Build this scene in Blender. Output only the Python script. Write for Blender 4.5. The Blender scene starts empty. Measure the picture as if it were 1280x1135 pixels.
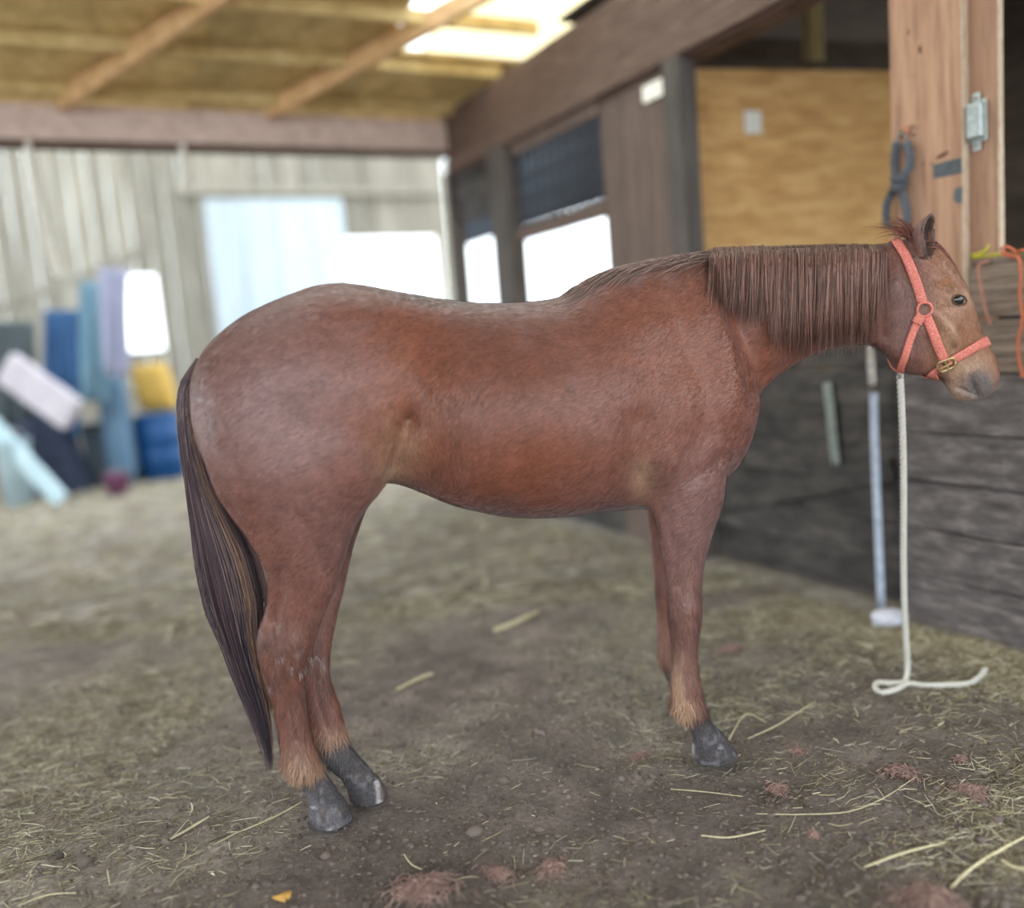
import bpy, bmesh, math, random
import numpy as np
from math import sin, cos, pi, radians, sqrt, exp
from mathutils import Vector, Matrix
from mathutils.bvhtree import BVHTree

C = bpy.context.scene.collection
rng = np.random.default_rng(7)
random.seed(7)

# ------------------------------------------------------------------ camera, sky, light, exposure
ROLL, PITCH, FPX, HCAM = radians(4.6), radians(7.25), 1100.0, 1.30
cam_d = bpy.data.cameras.new('camera')
cam = bpy.data.objects.new('camera', cam_d); C.objects.link(cam)
cam.location = (0, 0, HCAM)
cam.rotation_euler = (Matrix.Rotation(pi/2 - PITCH, 4, 'X') @ Matrix.Rotation(-ROLL, 4, 'Z')).to_euler()
cam_d.sensor_fit = 'HORIZONTAL'; cam_d.sensor_width = 36.0
cam_d.lens = 36.0 * FPX / 1280.0
cam_d.clip_start = 0.05; cam_d.clip_end = 400
cam_d.dof.use_dof = True
cam_d.dof.focus_distance = 2.47
cam_d.dof.aperture_fstop = (cam_d.lens / 1000.0) / 0.056
bpy.context.scene.camera = cam

world = bpy.data.worlds.new('world'); bpy.context.scene.world = world
world.use_nodes = True
bg = world.node_tree.nodes['Background']
bg.inputs['Color'].default_value = (0.86, 0.95, 1.0, 1)
bg.inputs['Strength'].default_value = 3.2

def area_light(name, loc, target, sx, sy, power, col):
    d = bpy.data.lights.new(name, 'AREA'); d.shape = 'RECTANGLE'; d.size = sx; d.size_y = sy
    d.energy = power; d.color = col
    o = bpy.data.objects.new(name, d); C.objects.link(o); o.location = loc
    o.rotation_euler = (Vector(target) - Vector(loc)).to_track_quat('-Z', 'Y').to_euler()
    return o

vs = bpy.context.scene.view_settings
vs.view_transform = 'Standard'; vs.look = 'None'; vs.gamma = 1.0; vs.use_curve_mapping = False
vs.exposure = 0.25

# ------------------------------------------------------------------ pixel <-> space
CR, SR, CP, SP = cos(ROLL), sin(ROLL), cos(PITCH), sin(PITCH)
EYE = np.array([0, 0, HCAM])
def ray(x, y):
    a = x - 640.0; b = 567.5 - y
    A = a*CR + b*SR; B = -a*SR + b*CR
    return np.array([A, B*SP + FPX*CP, B*CP - FPX*SP])
def ground(x, y, z=0.0):
    d = ray(x, y); return EYE + d*((z - HCAM)/d[2])
def at_depth(x, y, Y):
    d = ray(x, y); return EYE + d*(Y/d[1])
def on_plane(x, y, P, N):
    d = ray(x, y); k = np.dot(np.asarray(P) - EYE, N)/np.dot(d, N); return EYE + d*k
def project(P):
    P = np.atleast_2d(P) - EYE
    A = P[:, 0]; f = P[:, 1]*CP - P[:, 2]*SP; B = P[:, 1]*SP + P[:, 2]*CP
    A = A/f*FPX; B = B/f*FPX
    a = A*CR - B*SR; b = A*SR + B*CR
    return np.stack([640 + a, 567.5 - b], 1)

# ------------------------------------------------------------------ object helpers
def tag(o, label=None, cat=None, group=None, kind=None):
    if label: o['label'] = label
    if cat: o['category'] = cat
    if group: o['group'] = group
    if kind: o['kind'] = kind
    return o
def empty(name, loc, label=None, cat=None, group=None, kind=None):
    o = bpy.data.objects.new(name, None); C.objects.link(o); o.location = Vector(loc)
    o.empty_display_size = 0.05
    return tag(o, label, cat, group, kind)
def wloc(o):
    v = np.zeros(3)
    while o is not None:
        v += np.array(o.location); o = o.parent
    return v
def mesh(name, V, Fc, mat, parent=None, smooth=False, col=None):
    """one mesh object from world-space vertices; parents are unrotated empties or meshes"""
    V = np.asarray(V, float)
    if parent is not None: off = wloc(parent)
    else:
        off = np.array([0, 0, 0.0])
    me = bpy.data.meshes.new(name)
    VV = V - off
    if isinstance(Fc, np.ndarray):
        n = len(Fc); k = Fc.shape[1]
        me.vertices.add(len(VV)); me.vertices.foreach_set('co', VV.astype(np.float32).ravel())
        me.loops.add(n*k); me.loops.foreach_set('vertex_index', Fc.astype(np.int32).ravel())
        me.polygons.add(n); me.polygons.foreach_set('loop_start', (np.arange(n)*k).astype(np.int32))
        me.update(calc_edges=True)
    else:
        me.from_pydata([tuple(v) for v in VV], [], [tuple(f) for f in Fc])
    me.validate()
    if smooth: me.polygons.foreach_set('use_smooth', np.ones(len(me.polygons), bool))
    if col is not None:
        at = me.color_attributes.new('tint', 'FLOAT_COLOR', 'POINT')
        cc = np.ones((len(VV), 4), np.float32); cc[:, :3] = col
        at.data.foreach_set('color', cc.ravel())
    if mat: me.materials.append(mat)
    o = bpy.data.objects.new(name, me); C.objects.link(o)
    if parent is not None: o.parent = parent
    return o
def box_vf(c, ax, ay, az):
    """oriented box: centre and three half-axis vectors"""
    c = np.asarray(c, float); ax, ay, az = (np.asarray(v, float) for v in (ax, ay, az))
    V = [c + sx*ax + sy*ay + sz*az for sx in (-1, 1) for sy in (-1, 1) for sz in (-1, 1)]
    Fc = [(0, 1, 3, 2), (4, 6, 7, 5), (0, 4, 5, 1), (2, 3, 7, 6), (0, 2, 6, 4), (1, 5, 7, 3)]
    return V, Fc
def bevel(o, w, seg=2):
    m = o.modifiers.new('bevel', 'BEVEL'); m.width = w; m.segments = seg; m.limit_method = 'ANGLE'
    return o
def box(name, c, ax, ay, az, mat, parent=None, bev=0.004):
    o = mesh(name, *box_vf(c, ax, ay, az), mat, parent)
    if bev: bevel(o, bev)
    return o
def board(name, p0, p1, up, width, thick, mat, parent=None, bev=0.004, sag=0.0, seed=0):
    """plank from p0 to p1 (centre line), uneven edges"""
    p0 = np.asarray(p0, float); p1 = np.asarray(p1, float)
    d = p1 - p0; Ln = np.linalg.norm(d); d /= Ln
    up = np.asarray(up, float); up = up - d*np.dot(up, d); up /= np.linalg.norm(up)
    n = np.cross(d, up); r = random.Random(seed)
    V, Fc = [], []; K = 7
    for i in range(K):
        u = i/(K-1); c = p0 + d*Ln*u
        a = width/2 + r.uniform(-1, 1)*sag; b = width/2 + r.uniform(-1, 1)*sag; o = r.uniform(-1, 1)*sag*0.6
        for s, tt in ((a, 1), (a, -1), (-b, -1), (-b, 1)):
            V.append(c + up*s + n*(tt*thick/2 + o))
    for i in range(K-1):
        for j in range(4):
            q = 4*i
            Fc.append((q + j, q + (j+1) % 4, q + 4 + (j+1) % 4, q + 4 + j))
    Fc.append((3, 2, 1, 0)); q = 4*(K-1); Fc.append((q, q+1, q+2, q+3))
    o = mesh(name, V, Fc, mat, parent)
    if bev: bevel(o, bev, 1)
    return o
def strands(P, R, sides=3):
    """P: N x M x 3 paths, R: N x M radii -> tapered prisms"""
    P = np.asarray(P, float); N, M = P.shape[:2]
    R = np.broadcast_to(R, (N, M))
    T = np.gradient(P, axis=1); T /= np.linalg.norm(T, axis=2, keepdims=True) + 1e-12
    ref = np.array([0.31, -0.87, 0.38]); A = np.cross(T, ref); A /= np.linalg.norm(A, axis=2, keepdims=True) + 1e-9
    B = np.cross(T, A)
    ang = np.arange(sides)*2*pi/sides
    V = P[:, :, None, :] + R[:, :, None, None]*(np.cos(ang)[None, None, :, None]*A[:, :, None, :] + np.sin(ang)[None, None, :, None]*B[:, :, None, :])
    V = V.reshape(-1, 3)
    n = np.arange(N)[:, None, None]*M*sides; m = np.arange(M-1)[None, :, None]*sides; s = np.arange(sides)[None, None, :]; s2 = (s+1) % sides
    a = n+m+s; b = n+m+s2
    Fc = np.stack([a, b, b+sides, a+sides], -1).reshape(-1, 4)
    return V, Fc
def tube(name, pts, r, mat, parent=None, sides=8, sub=6, smooth=True):
    pts = catmull(np.asarray(pts, float), sub)
    rr = np.full((1, len(pts)), r) if np.isscalar(r) else np.interp(np.linspace(0, 1, len(pts)), np.linspace(0, 1, len(r)), r)[None]
    V, Fc = strands(pts[None], rr, sides)
    n = len(V); Fc = [tuple(f) for f in Fc] + [tuple(range(sides))[::-1], tuple(range(n-sides, n))]
    return mesh(name, V, Fc, mat, parent, smooth)
def catmull(p, sub):
    p = np.asarray(p, float)
    if len(p) < 3 or sub <= 1: return p
    q = np.vstack([2*p[0]-p[1], p, 2*p[-1]-p[-2]]); out = []
    for i in range(len(p)-1):
        a, b, c, d = q[i:i+4]
        for j in range(sub):
            t = j/sub
            out.append(0.5*(2*b + (c-a)*t + (2*a-5*b+4*c-d)*t*t + (3*b-a-3*c+d)*t**3))
    out.append(p[-1]); return np.array(out)
def vnoise(P, scale, seed=0):
    """smooth value noise in numpy, -1..1"""
    P = np.asarray(P, float)*scale; i = np.floor(P).astype(np.int64); f = P - i; f = f*f*(3-2*f)
    D = P.shape[1]; out = 0
    for c in range(2**D):
        w = 1.0; h = np.full(len(P), seed*374761393 + 12345, np.int64)
        for k in range(D):
            b = (c >> k) & 1; w = w*(f[:, k] if b else 1-f[:, k])
            h = (h*1103515245 + (i[:, k] + b)*(668265263 + 2*k*1013904223 + 1)) & 0x7fffffff
        h = ((h ^ (h >> 13))*1274126177) & 0x7fffffff; h = h ^ (h >> 16)
        out = out + w*((h & 0xffff)/32767.5 - 1)
    return out

# ------------------------------------------------------------------ materials
def srgb(r, g, b):
    f = lambda c: (c/255/12.92 if c/255 <= .04045 else ((c/255+.055)/1.055)**2.4)
    return (f(r), f(g), f(b))
def new_mat(name):
    m = bpy.data.materials.new(name); m.use_nodes = True
    return m, m.node_tree.nodes, m.node_tree.links, m.node_tree.nodes['Principled BSDF']
def noise_mat(name, c1, c2, scale=(1, 1, 1), nscale=6.0, rough=0.8, bump=0.2, c3=None, detail=6, dist=0.01, metal=0.0, spec=0.3, rot=(0, 0, 0)):
    m, N, L, P = new_mat(name)
    tc = N.new('ShaderNodeTexCoord'); mp = N.new('ShaderNodeMapping'); mp.inputs['Scale'].default_value = scale; mp.inputs['Rotation'].default_value = rot
    L.new(tc.outputs['Object'], mp.inputs['Vector'])
    oi = N.new('ShaderNodeObjectInfo')
    ad = N.new('ShaderNodeVectorMath'); ad.operation = 'ADD'
    ml = N.new('ShaderNodeVectorMath'); ml.operation = 'SCALE'; ml.inputs[0].default_value = (37.0, 11.0, 23.0)
    L.new(oi.outputs['Random'], ml.inputs['Scale']); L.new(mp.outputs['Vector'], ad.inputs[0]); L.new(ml.outputs['Vector'], ad.inputs[1])
    no = N.new('ShaderNodeTexNoise'); no.inputs['Scale'].default_value = nscale; no.inputs['Detail'].default_value = detail; no.inputs['Roughness'].default_value = 0.65
    L.new(ad.outputs['Vector'], no.inputs['Vector'])
    cr = N.new('ShaderNodeValToRGB'); e = cr.color_ramp.elements
    e[0].position = 0.3; e[0].color = (*c1, 1); e[1].position = 0.7; e[1].color = (*c2, 1)
    if c3: x = e.new(0.5); x.color = (*c3, 1)
    L.new(no.outputs['Fac'], cr.inputs['Fac'])
    hs = N.new('ShaderNodeHueSaturation'); mr = N.new('ShaderNodeMapRange'); mr.inputs['To Min'].default_value = 0.82; mr.inputs['To Max'].default_value = 1.18
    L.new(oi.outputs['Random'], mr.inputs['Value']); L.new(mr.outputs['Result'], hs.inputs['Value']); L.new(cr.outputs['Color'], hs.inputs['Color'])
    L.new(hs.outputs['Color'], P.inputs['Base Color'])
    P.inputs['Roughness'].default_value = rough; P.inputs['Metallic'].default_value = metal; P.inputs['Specular IOR Level'].default_value = spec
    if bump:
        b = N.new('ShaderNodeBump'); b.inputs['Strength'].default_value = bump; b.inputs['Distance'].default_value = dist
        L.new(no.outputs['Fac'], b.inputs['Height']); L.new(b.outputs['Normal'], P.inputs['Normal'])
    return m
def tint_mat(name, rough=0.6, spec=0.3, nscale=0, amp=0.3, sheen=0.0, bump=0.0, stretch=(1, 1, 1), trans=0.0):
    m, N, L, P = new_mat(name)
    at = N.new('ShaderNodeAttribute'); at.attribute_name = 'tint'; src = at.outputs['Color']
    if nscale:
        tc = N.new('ShaderNodeTexCoord'); mp = N.new('ShaderNodeMapping'); mp.inputs['Scale'].default_value = stretch
        no = N.new('ShaderNodeTexNoise'); no.inputs['Scale'].default_value = nscale; no.inputs['Detail'].default_value = 5
        L.new(tc.outputs['Object'], mp.inputs['Vector']); L.new(mp.outputs['Vector'], no.inputs['Vector'])
        mr = N.new('ShaderNodeMapRange'); mr.inputs['From Min'].default_value = .25; mr.inputs['From Max'].default_value = .75
        mr.inputs['To Min'].default_value = 1-amp; mr.inputs['To Max'].default_value = 1+amp
        L.new(no.outputs['Fac'], mr.inputs['Value'])
        mx = N.new('ShaderNodeVectorMath'); mx.operation = 'SCALE'; L.new(src, mx.inputs[0]); L.new(mr.outputs['Result'], mx.inputs['Scale']); src = mx.outputs['Vector']
        if bump:
            b = N.new('ShaderNodeBump'); b.inputs['Strength'].default_value = bump; b.inputs['Distance'].default_value = .004
            L.new(no.outputs['Fac'], b.inputs['Height']); L.new(b.outputs['Normal'], P.inputs['Normal'])
    L.new(src, P.inputs['Base Color']); P.inputs['Roughness'].default_value = rough; P.inputs['Specular IOR Level'].default_value = spec
    if sheen:
        P.inputs['Sheen Weight'].default_value = sheen; P.inputs['Sheen Roughness'].default_value = .45
        P.inputs['Sheen Tint'].default_value = (.92, .9, 1, 1)
    return m

M = {}
M['post_wood'] = noise_mat('post_wood', srgb(142, 106, 86), srgb(204, 164, 136), (9, 9, .7), 3.0, .75, .25, srgb(186, 146, 120))
M['raw_edge'] = noise_mat('raw_edge', srgb(190, 160, 130), srgb(235, 215, 195), (20, 20, 6), 4.0, .8, .5)
M['weathered'] = noise_mat('weathered', srgb(92, 80, 72), srgb(166, 148, 134), (1.2, 1.2, 16), 3.0, .85, .4, srgb(138, 121, 108))
M['dark_board'] = noise_mat('dark_board', srgb(72, 66, 65), srgb(138, 128, 126), (2.2, 2.2, 9), 3.0, .75, .3, srgb(99, 92, 91))
M['door_board'] = noise_mat('door_board', srgb(48, 45, 45), srgb(96, 90, 86), (1.5, 1.5, 4), 3.0, .8, .3, srgb(72, 68, 66))
M['plywood'] = noise_mat('plywood', srgb(166, 118, 66), srgb(222, 182, 126), (1.6, 1.6, 7), 2.6, .6, .1, srgb(202, 156, 98))
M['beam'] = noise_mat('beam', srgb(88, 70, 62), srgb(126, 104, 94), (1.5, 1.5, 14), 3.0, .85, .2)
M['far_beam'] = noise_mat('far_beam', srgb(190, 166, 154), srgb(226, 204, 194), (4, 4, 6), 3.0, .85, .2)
M['roof_plank'] = noise_mat('roof_plank', srgb(178, 152, 102), srgb(236, 214, 160), (2, 2, 2), 3.0, .85, .2, srgb(214, 188, 132))
M['rafter'] = noise_mat('rafter', srgb(196, 156, 110), srgb(236, 198, 150), (3, 3, 3), 3.0, .8, .2)
M['stall_front'] = noise_mat('stall_front', srgb(92, 78, 72), srgb(128, 110, 102), (10, 10, 1), 3.0, .8, .2)
M['dark_post'] = noise_mat('dark_post', srgb(72, 68, 66), srgb(106, 98, 94), (8, 8, 1), 3.0, .8, .2)  # dark grey-brown wood of the uprights
M['far_board'] = noise_mat('far_board', srgb(112, 106, 94), srgb(164, 158, 146), (9, 9, .6), 2.0, .8, .2, srgb(140, 134, 122))
M['white_sheet'] = noise_mat('white_sheet', srgb(168, 180, 188), srgb(192, 202, 208), (6, 6, .5), 2.0, .6, .1)
M['grille'] = noise_mat('grille', srgb(44, 48, 58), srgb(70, 76, 88), (8, 8, 8), 3.0, .5, .1, metal=.4)
M['stud'] = noise_mat('stud', srgb(120, 104, 70), srgb(160, 142, 100), (8, 8, 1), 3.0, .8, .2)
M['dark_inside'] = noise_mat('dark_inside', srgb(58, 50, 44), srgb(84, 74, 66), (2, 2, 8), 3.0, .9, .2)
M['tape'] = noise_mat('tape', srgb(78, 84, 88), srgb(104, 110, 114), (6, 6, 6), 6.0, .45, .3)
M['galv'] = noise_mat('galv', srgb(150, 160, 160), srgb(205, 212, 212), (9, 9, 9), 4.0, .35, .15, metal=.55)
M['steel'] = noise_mat('steel', srgb(120, 110, 104), srgb(200, 192, 184), (20, 20, 20), 4.0, .35, .2, metal=.8)
M['brass'] = noise_mat('brass', srgb(170, 140, 96), srgb(226, 206, 160), (40, 40, 40), 3.0, .3, .1, metal=.7)
M['coral'] = noise_mat('coral', srgb(190, 104, 94), srgb(240, 166, 152), (60, 60, 60), 4.0, .65, .4, srgb(216, 122, 108), dist=.002)
M['black_rope'] = noise_mat('black_rope', srgb(34, 38, 46), srgb(128, 132, 142), (60, 60, 60), 3.0, .8, .6, dist=.003)
M['white_rope'] = noise_mat('white_rope', srgb(222, 216, 204), srgb(246, 243, 236), (60, 60, 60), 4.0, .85, .5, dist=.003)
M['orange_twine'] = noise_mat('orange_twine', srgb(206, 104, 70), srgb(238, 142, 104), (80, 80, 80), 3.0, .7, .4, dist=.002)
M['yellow_twine'] = noise_mat('yellow_twine', srgb(196, 190, 50), srgb(232, 228, 90), (80, 80, 80), 3.0, .6, .3, dist=.002)
M['blue_strap'] = noise_mat('blue_strap', srgb(150, 158, 178), srgb(196, 204, 222), (10, 10, 10), 3.0, .6, .2)
M['green_strap'] = noise_mat('green_strap', srgb(110, 116, 112), srgb(150, 156, 152), (30, 30, 12), 3.0, .8, .2)

# ------------------------------------------------------------------ setting: frame of the barn
FA = ground(1138, 772); FA[2] = 0                      # near corner of the stall row, on the ground
FD = np.array([0.448, -0.894, 0]); FD /= np.linalg.norm(FD)   # along the stalls towards the viewer
FN = np.array([-FD[1], FD[0], 0]); FN = -FN if np.dot(FN, -FA) < 0 else FN   # faces the aisle
UP = np.array([0, 0, 1.0])
PERP = -FN                                             # into the stalls
def st(x, y, off=0.0):
    """point of the stall-front plane (pushed off metres towards the aisle) seen at a pixel"""
    return on_plane(x, y, FA + FN*off, FN)
def kz(x, y, off=0.0):
    p = st(x, y, off); return float(np.dot(p - FA, FD)), float(p[2])
def sp(k, z, off=0.0): return FA + FD*k + FN*off + UP*z

# ground -----------------------------------------------------------
def gh(X, Y):
    P = np.stack([np.ravel(X), np.ravel(Y)], 1)
    h = 0.010*vnoise(P, 1.3, 1) + 0.009*vnoise(P, 4.5, 2) + 0.006*vnoise(P, 13, 3) + 0.0032*vnoise(P, 34, 4) + .0012*vnoise(P, 80, 9)
    return h.reshape(np.shape(X)) - 0.004
def lines(segs):
    out = []
    for a, b, s in segs: out.append(np.arange(a, b, s))
    return np.concatenate(out + [[segs[-1][1]]])
gx = lines([(-60, -14, 4), (-14, -3, .2), (-3, -1.6, .05), (-1.6, 2.0, .014), (2.0, 6, .15), (6, 60, 4)])
gy = lines([(-30, 0, 3), (0, 1.5, .1), (1.5, 3.7, .014), (3.7, 5.5, .05), (5.5, 16, .2), (16, 80, 4)])
GX, GY = np.meshgrid(gx, gy); GZ = gh(GX, GY)
V = np.stack([GX, GY, GZ], -1).reshape(-1, 3); nx, ny = len(gx), len(gy)
ii = (np.arange(ny-1)[:, None]*nx + np.arange(nx-1)[None]).ravel()
Fc = np.stack([ii, ii+1, ii+1+nx, ii+nx], 1)
def hay_density(P):
    """0..1 how thickly the chaff lies"""
    px = project(np.column_stack([P[:, 0], P[:, 1], np.zeros(len(P))]))
    k = np.dot(P[:, :2] - FA[:2], FN[:2]); along = np.dot(P[:, :2] - FA[:2], FD[:2])
    d = 0.30 + 0.0*k
    d = d + 0.9*np.exp(-np.maximum(k, 0)**2/(.42**2))*(along > -.6)
    d = d + 0.7*np.exp(-((P[:, 0]+1.75)**2/.55**2 + (P[:, 1]-2.6)**2/1.0**2))
    d = d + 0.42*(P[:, 1] > 4.2)
    d = d + 0.5*np.exp(-((P[:, 0]-1.15)**2/.30**2 + (P[:, 1]-1.95)**2/.22**2))
    d = d - 0.22*np.exp(-((P[:, 0]+.1)**2/1.0**2 + (P[:, 1]-2.2)**2/.6**2))
    d = d + 0.32*vnoise(P[:, :2], 2.2, 21) + .2*vnoise(P[:, :2], 6, 22)
    return np.clip(d, 0, 1)
dn = hay_density(V)
n1 = vnoise(V[:, :2], 3.1, 31)*.5 + .5; n2 = vnoise(V[:, :2], 11, 32)*.5 + .5
dirt = np.array(srgb(120, 109, 103))[None]*(0.72 + .5*n1[:, None]*n2[:, None] + .18*n2[:, None])
hayc = np.array(srgb(168, 160, 148))[None]*(0.8 + .4*n2[:, None])
gcol = dirt*(1 - .62*dn[:, None]) + hayc*.62*dn[:, None]
def floor_mat():
    m, N, L, P = new_mat('dirt_floor')
    at = N.new('ShaderNodeAttribute'); at.attribute_name = 'tint'
    tc = N.new('ShaderNodeTexCoord')
    n1 = N.new('ShaderNodeTexNoise'); n1.inputs['Scale'].default_value = 60; n1.inputs['Detail'].default_value = 8; n1.inputs['Roughness'].default_value = .7
    n2 = N.new('ShaderNodeTexNoise'); n2.inputs['Scale'].default_value = 9; n2.inputs['Detail'].default_value = 6
    L.new(tc.outputs['Object'], n1.inputs['Vector']); L.new(tc.outputs['Object'], n2.inputs['Vector'])
    r1 = N.new('ShaderNodeMapRange'); r1.inputs['From Min'].default_value = .3; r1.inputs['From Max'].default_value = .7; r1.inputs['To Min'].default_value = .62; r1.inputs['To Max'].default_value = 1.38
    r2 = N.new('ShaderNodeMapRange'); r2.inputs['From Min'].default_value = .3; r2.inputs['From Max'].default_value = .7; r2.inputs['To Min'].default_value = .8; r2.inputs['To Max'].default_value = 1.2
    L.new(n1.outputs['Fac'], r1.inputs['Value']); L.new(n2.outputs['Fac'], r2.inputs['Value'])
    mu = N.new('ShaderNodeMath'); mu.operation = 'MULTIPLY'; L.new(r1.outputs['Result'], mu.inputs[0]); L.new(r2.outputs['Result'], mu.inputs[1])
    sc = N.new('ShaderNodeVectorMath'); sc.operation = 'SCALE'; L.new(at.outputs['Color'], sc.inputs[0]); L.new(mu.outputs['Value'], sc.inputs['Scale'])
    L.new(sc.outputs['Vector'], P.inputs['Base Color']); P.inputs['Roughness'].default_value = .92; P.inputs['Specular IOR Level'].default_value = .2
    b = N.new('ShaderNodeBump'); b.inputs['Strength'].default_value = .9; b.inputs['Distance'].default_value = .014
    L.new(n1.outputs['Fac'], b.inputs['Height']); L.new(b.outputs['Normal'], P.inputs['Normal'])
    return m
tag(mesh('floor', V, Fc, floor_mat(), None, True, gcol), kind='structure')

# stall front beside the horse's head ------------------------------
fence = empty('wall_stall_front', FA, kind='structure')
kN = 1.75                                               # runs past the right of the frame
zs = [(0.0, .205), (.21, .40), (.405, .60), (.605, .80), (.805, 1.005)]
for i, (z0, z1) in enumerate(zs):
    off = [-.012, .008, -.004, .010, -.002][i]
    board('board', sp(-.005, (z0+z1)/2, off), sp(kN, (z0+z1)/2, off), UP, z1-z0, .04, M['dark_board'], fence, .006, .004, i+1)
board('rail', sp(.0, 1.016, -.03), sp(kN, 1.016, -.03), UP, .03, .07, M['dark_board'], fence, .004, .002, 9)
board('top_board', sp(.05, 1.137, -.03), sp(kN, 1.135, -.03), UP, .20, .04, M['weathered'], fence, .006, .005, 11)
board('top_board', sp(.05, 1.345, -.035), sp(kN, 1.345, -.035), UP, .198, .04, M['weathered'], fence, .006, .006, 12)
board('dark_gap_backing', sp(.0, 1.24, -.065), sp(kN, 1.24, -.065), UP, .40, .02, M['dark_board'], fence, .002, .001, 15)  # dark strip added so the gaps between top boards look shaded
board('cap_board', sp(.05, 1.452, -.09), sp(kN, 1.452, -.09), FN, .13, .024, M['weathered'], fence, .004, .003, 13)
board('corner_post', sp(.05, 0, -.08), sp(.05, 1.04, -.08), FN, .10, .09, M['dark_board'], fence, .006, .002, 14)

# the tall post of planks ------------------------------------------
kl, _ = kz(1112, 60); kr, _ = kz(1202, 60); kb, _ = kz(1246, 60, -.04)
post = empty('trim_1', sp((kl+kr)/2, 0), kind='structure')
zt = 3.2
board('front_plank', sp((kl+kr)/2, 1.30, -.012), sp((kl+kr)/2, zt, -.012), FD, kr-kl, .040, M['post_wood'], post, .005, .003, 21)
board('worn_edge', sp(kr+.002, 1.31, -.012), sp(kr+.002, zt, -.012), FN, .038, .010, M['raw_edge'], post, .004, .0035, 22)
board('back_plank', sp((kl+kb)/2+.04, .9, -.055), sp((kl+kb)/2+.04, zt, -.055), FD, kb-kl-.08, .040, M['post_wood'], post, .005, .002, 23)
board('worn_edge', sp(kb+.002, 1.46, -.055), sp(kb+.002, zt, -.055), FN, .030, .006, M['raw_edge'], post, .003, .002, 24)
board('inner_post', sp((kl+kr)/2, 0, -.15), sp((kl+kr)/2, zt, -.15), FD, .14, .14, M['dark_post'], post, .006, .002, 25)
M['knot'] = noise_mat('knot', srgb(70, 42, 30), srgb(110, 70, 48), (30, 30, 30), 3, .8, .2)
def knot(x, y, w, h, ang=0):
    k, z = kz(x, y, .008); c = sp(k, z, .0085); cp = c; n = 10
    V = [cp + FN*.001]; 
    for i in range(n):
        a = 2*pi*i/n; u, v = w*cos(a), h*sin(a)
        V.append(c + FD*(u*cos(ang)-v*sin(ang)) + UP*(u*sin(ang)+v*cos(ang)))
    mesh('knot', V, [(0, 1+i, 1+(i+1) % n) for i in range(n)], M['knot'], post)
for a in ((1178, 194, .03, .008, .25), (1150, 62, .007, .016), (1136, 40, .004, .012), (1164, 205, .004, .006), (1146, 160, .003, .004), (1154, 205, .004, .008), (1133, 95, .003, .003), (1122, 135, .003, .003), (1142, 95, .003, .004)):
    knot(*a)

# far posts, half door, plywood and stall fronts --------------------
k_half0 = kz(846, 200)[0]
hd = empty('door_1', sp(0, 0), kind='structure')
nb = 8
for i in range(nb):
    z0 = .03 + i*.172
    board('board', sp(k_half0+.05, z0+.085, -.10), sp(-.09, z0+.085, -.10), UP, .171, .035, M['door_board'], hd, .005, .003, 40+i)
board('brace', sp(k_half0+.08, .30, -.07), sp(-.12, .62, -.07), UP, .10, .022, M['door_board'], hd, .004, .002, 47)
board('hinge_stile', sp(-.07, .03, -.10), sp(-.07, 1.40, -.10), FD, .07, .05, M['dark_board'], hd, .004, .002, 48)

beam_far_k = kz(552, 160)[0]
bm_ = empty('trim_2', sp(0, 2.7), kind='structure')
board('beam_board', sp(beam_far_k, 2.97, -.05), sp(2.6, 2.97, -.05), UP, .50, .06, M['beam'], bm_, .006, .003, 50)
board('beam_board', sp(beam_far_k, 2.78, -.01), sp(2.6, 2.78, -.01), UP, .12, .03, M['beam'], bm_, .005, .003, 51)
board('beam_board', sp(beam_far_k, 2.735, -.12), sp(2.6, 2.735, -.12), FN, .16, .05, M['beam'], bm_, .005, .002, 52)

def upright(n, k0, k1, z0, z1, off, th, mat):
    p = empty('trim_%d' % n, sp((k0+k1)/2, 0, off), kind='structure')
    board('post', sp((k0+k1)/2, z0, off), sp((k0+k1)/2, z1, off), FD, abs(k1-k0), th, mat, p, .006, .003, 60+n)
    return p
kA0, kA1 = kz(834, 200)[0], kz(855, 200)[0]
upright(3, kA0, kA1, 0, 2.72, -.05, .12, M['dark_post'])
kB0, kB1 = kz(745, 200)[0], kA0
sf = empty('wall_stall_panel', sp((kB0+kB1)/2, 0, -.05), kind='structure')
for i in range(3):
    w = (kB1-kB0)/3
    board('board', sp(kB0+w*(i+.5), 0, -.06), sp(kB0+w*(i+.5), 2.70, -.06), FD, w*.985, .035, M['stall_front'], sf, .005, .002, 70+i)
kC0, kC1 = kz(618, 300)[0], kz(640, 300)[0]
upright(4, kC0, kC1, 0, 2.74, -.05, .14, M['dark_post'])
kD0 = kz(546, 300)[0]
upright(5, beam_far_k, beam_far_k+.06, 0, 2.74, -.05, .14, M['dark_post'])
# grille above the stall opening
gr = empty('window_1', sp((kC1+kB0)/2, 2.1, -.06), kind='structure')
zg0 = 2.10; zg1 = 2.66
board('frame_board', sp(kC1, zg0-.03, -.06), sp(kB0, zg0-.03, -.06), UP, .09, .05, M['stall_front'], gr, .004, .002, 80)
board('frame_board', sp(kC1, zg1+.02, -.06), sp(kB0, zg1+.02, -.06), UP, .09, .05, M['stall_front'], gr, .004, .002, 81)
nbar = 11
for i in range(nbar):
    k = kC1 + (kB0-kC1)*(i+.5)/nbar
    tube('bar', [sp(k, zg0, -.06), sp(k, zg1, -.06)], .011, M['grille'], gr, 6, 1)
for j in range(4):
    z = zg0 + (zg1-zg0)*(j+.5)/4
    tube('bar', [sp(kC1, z, -.06), sp(kB0, z, -.06)], .009, M['grille'], gr, 6, 1)
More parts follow.
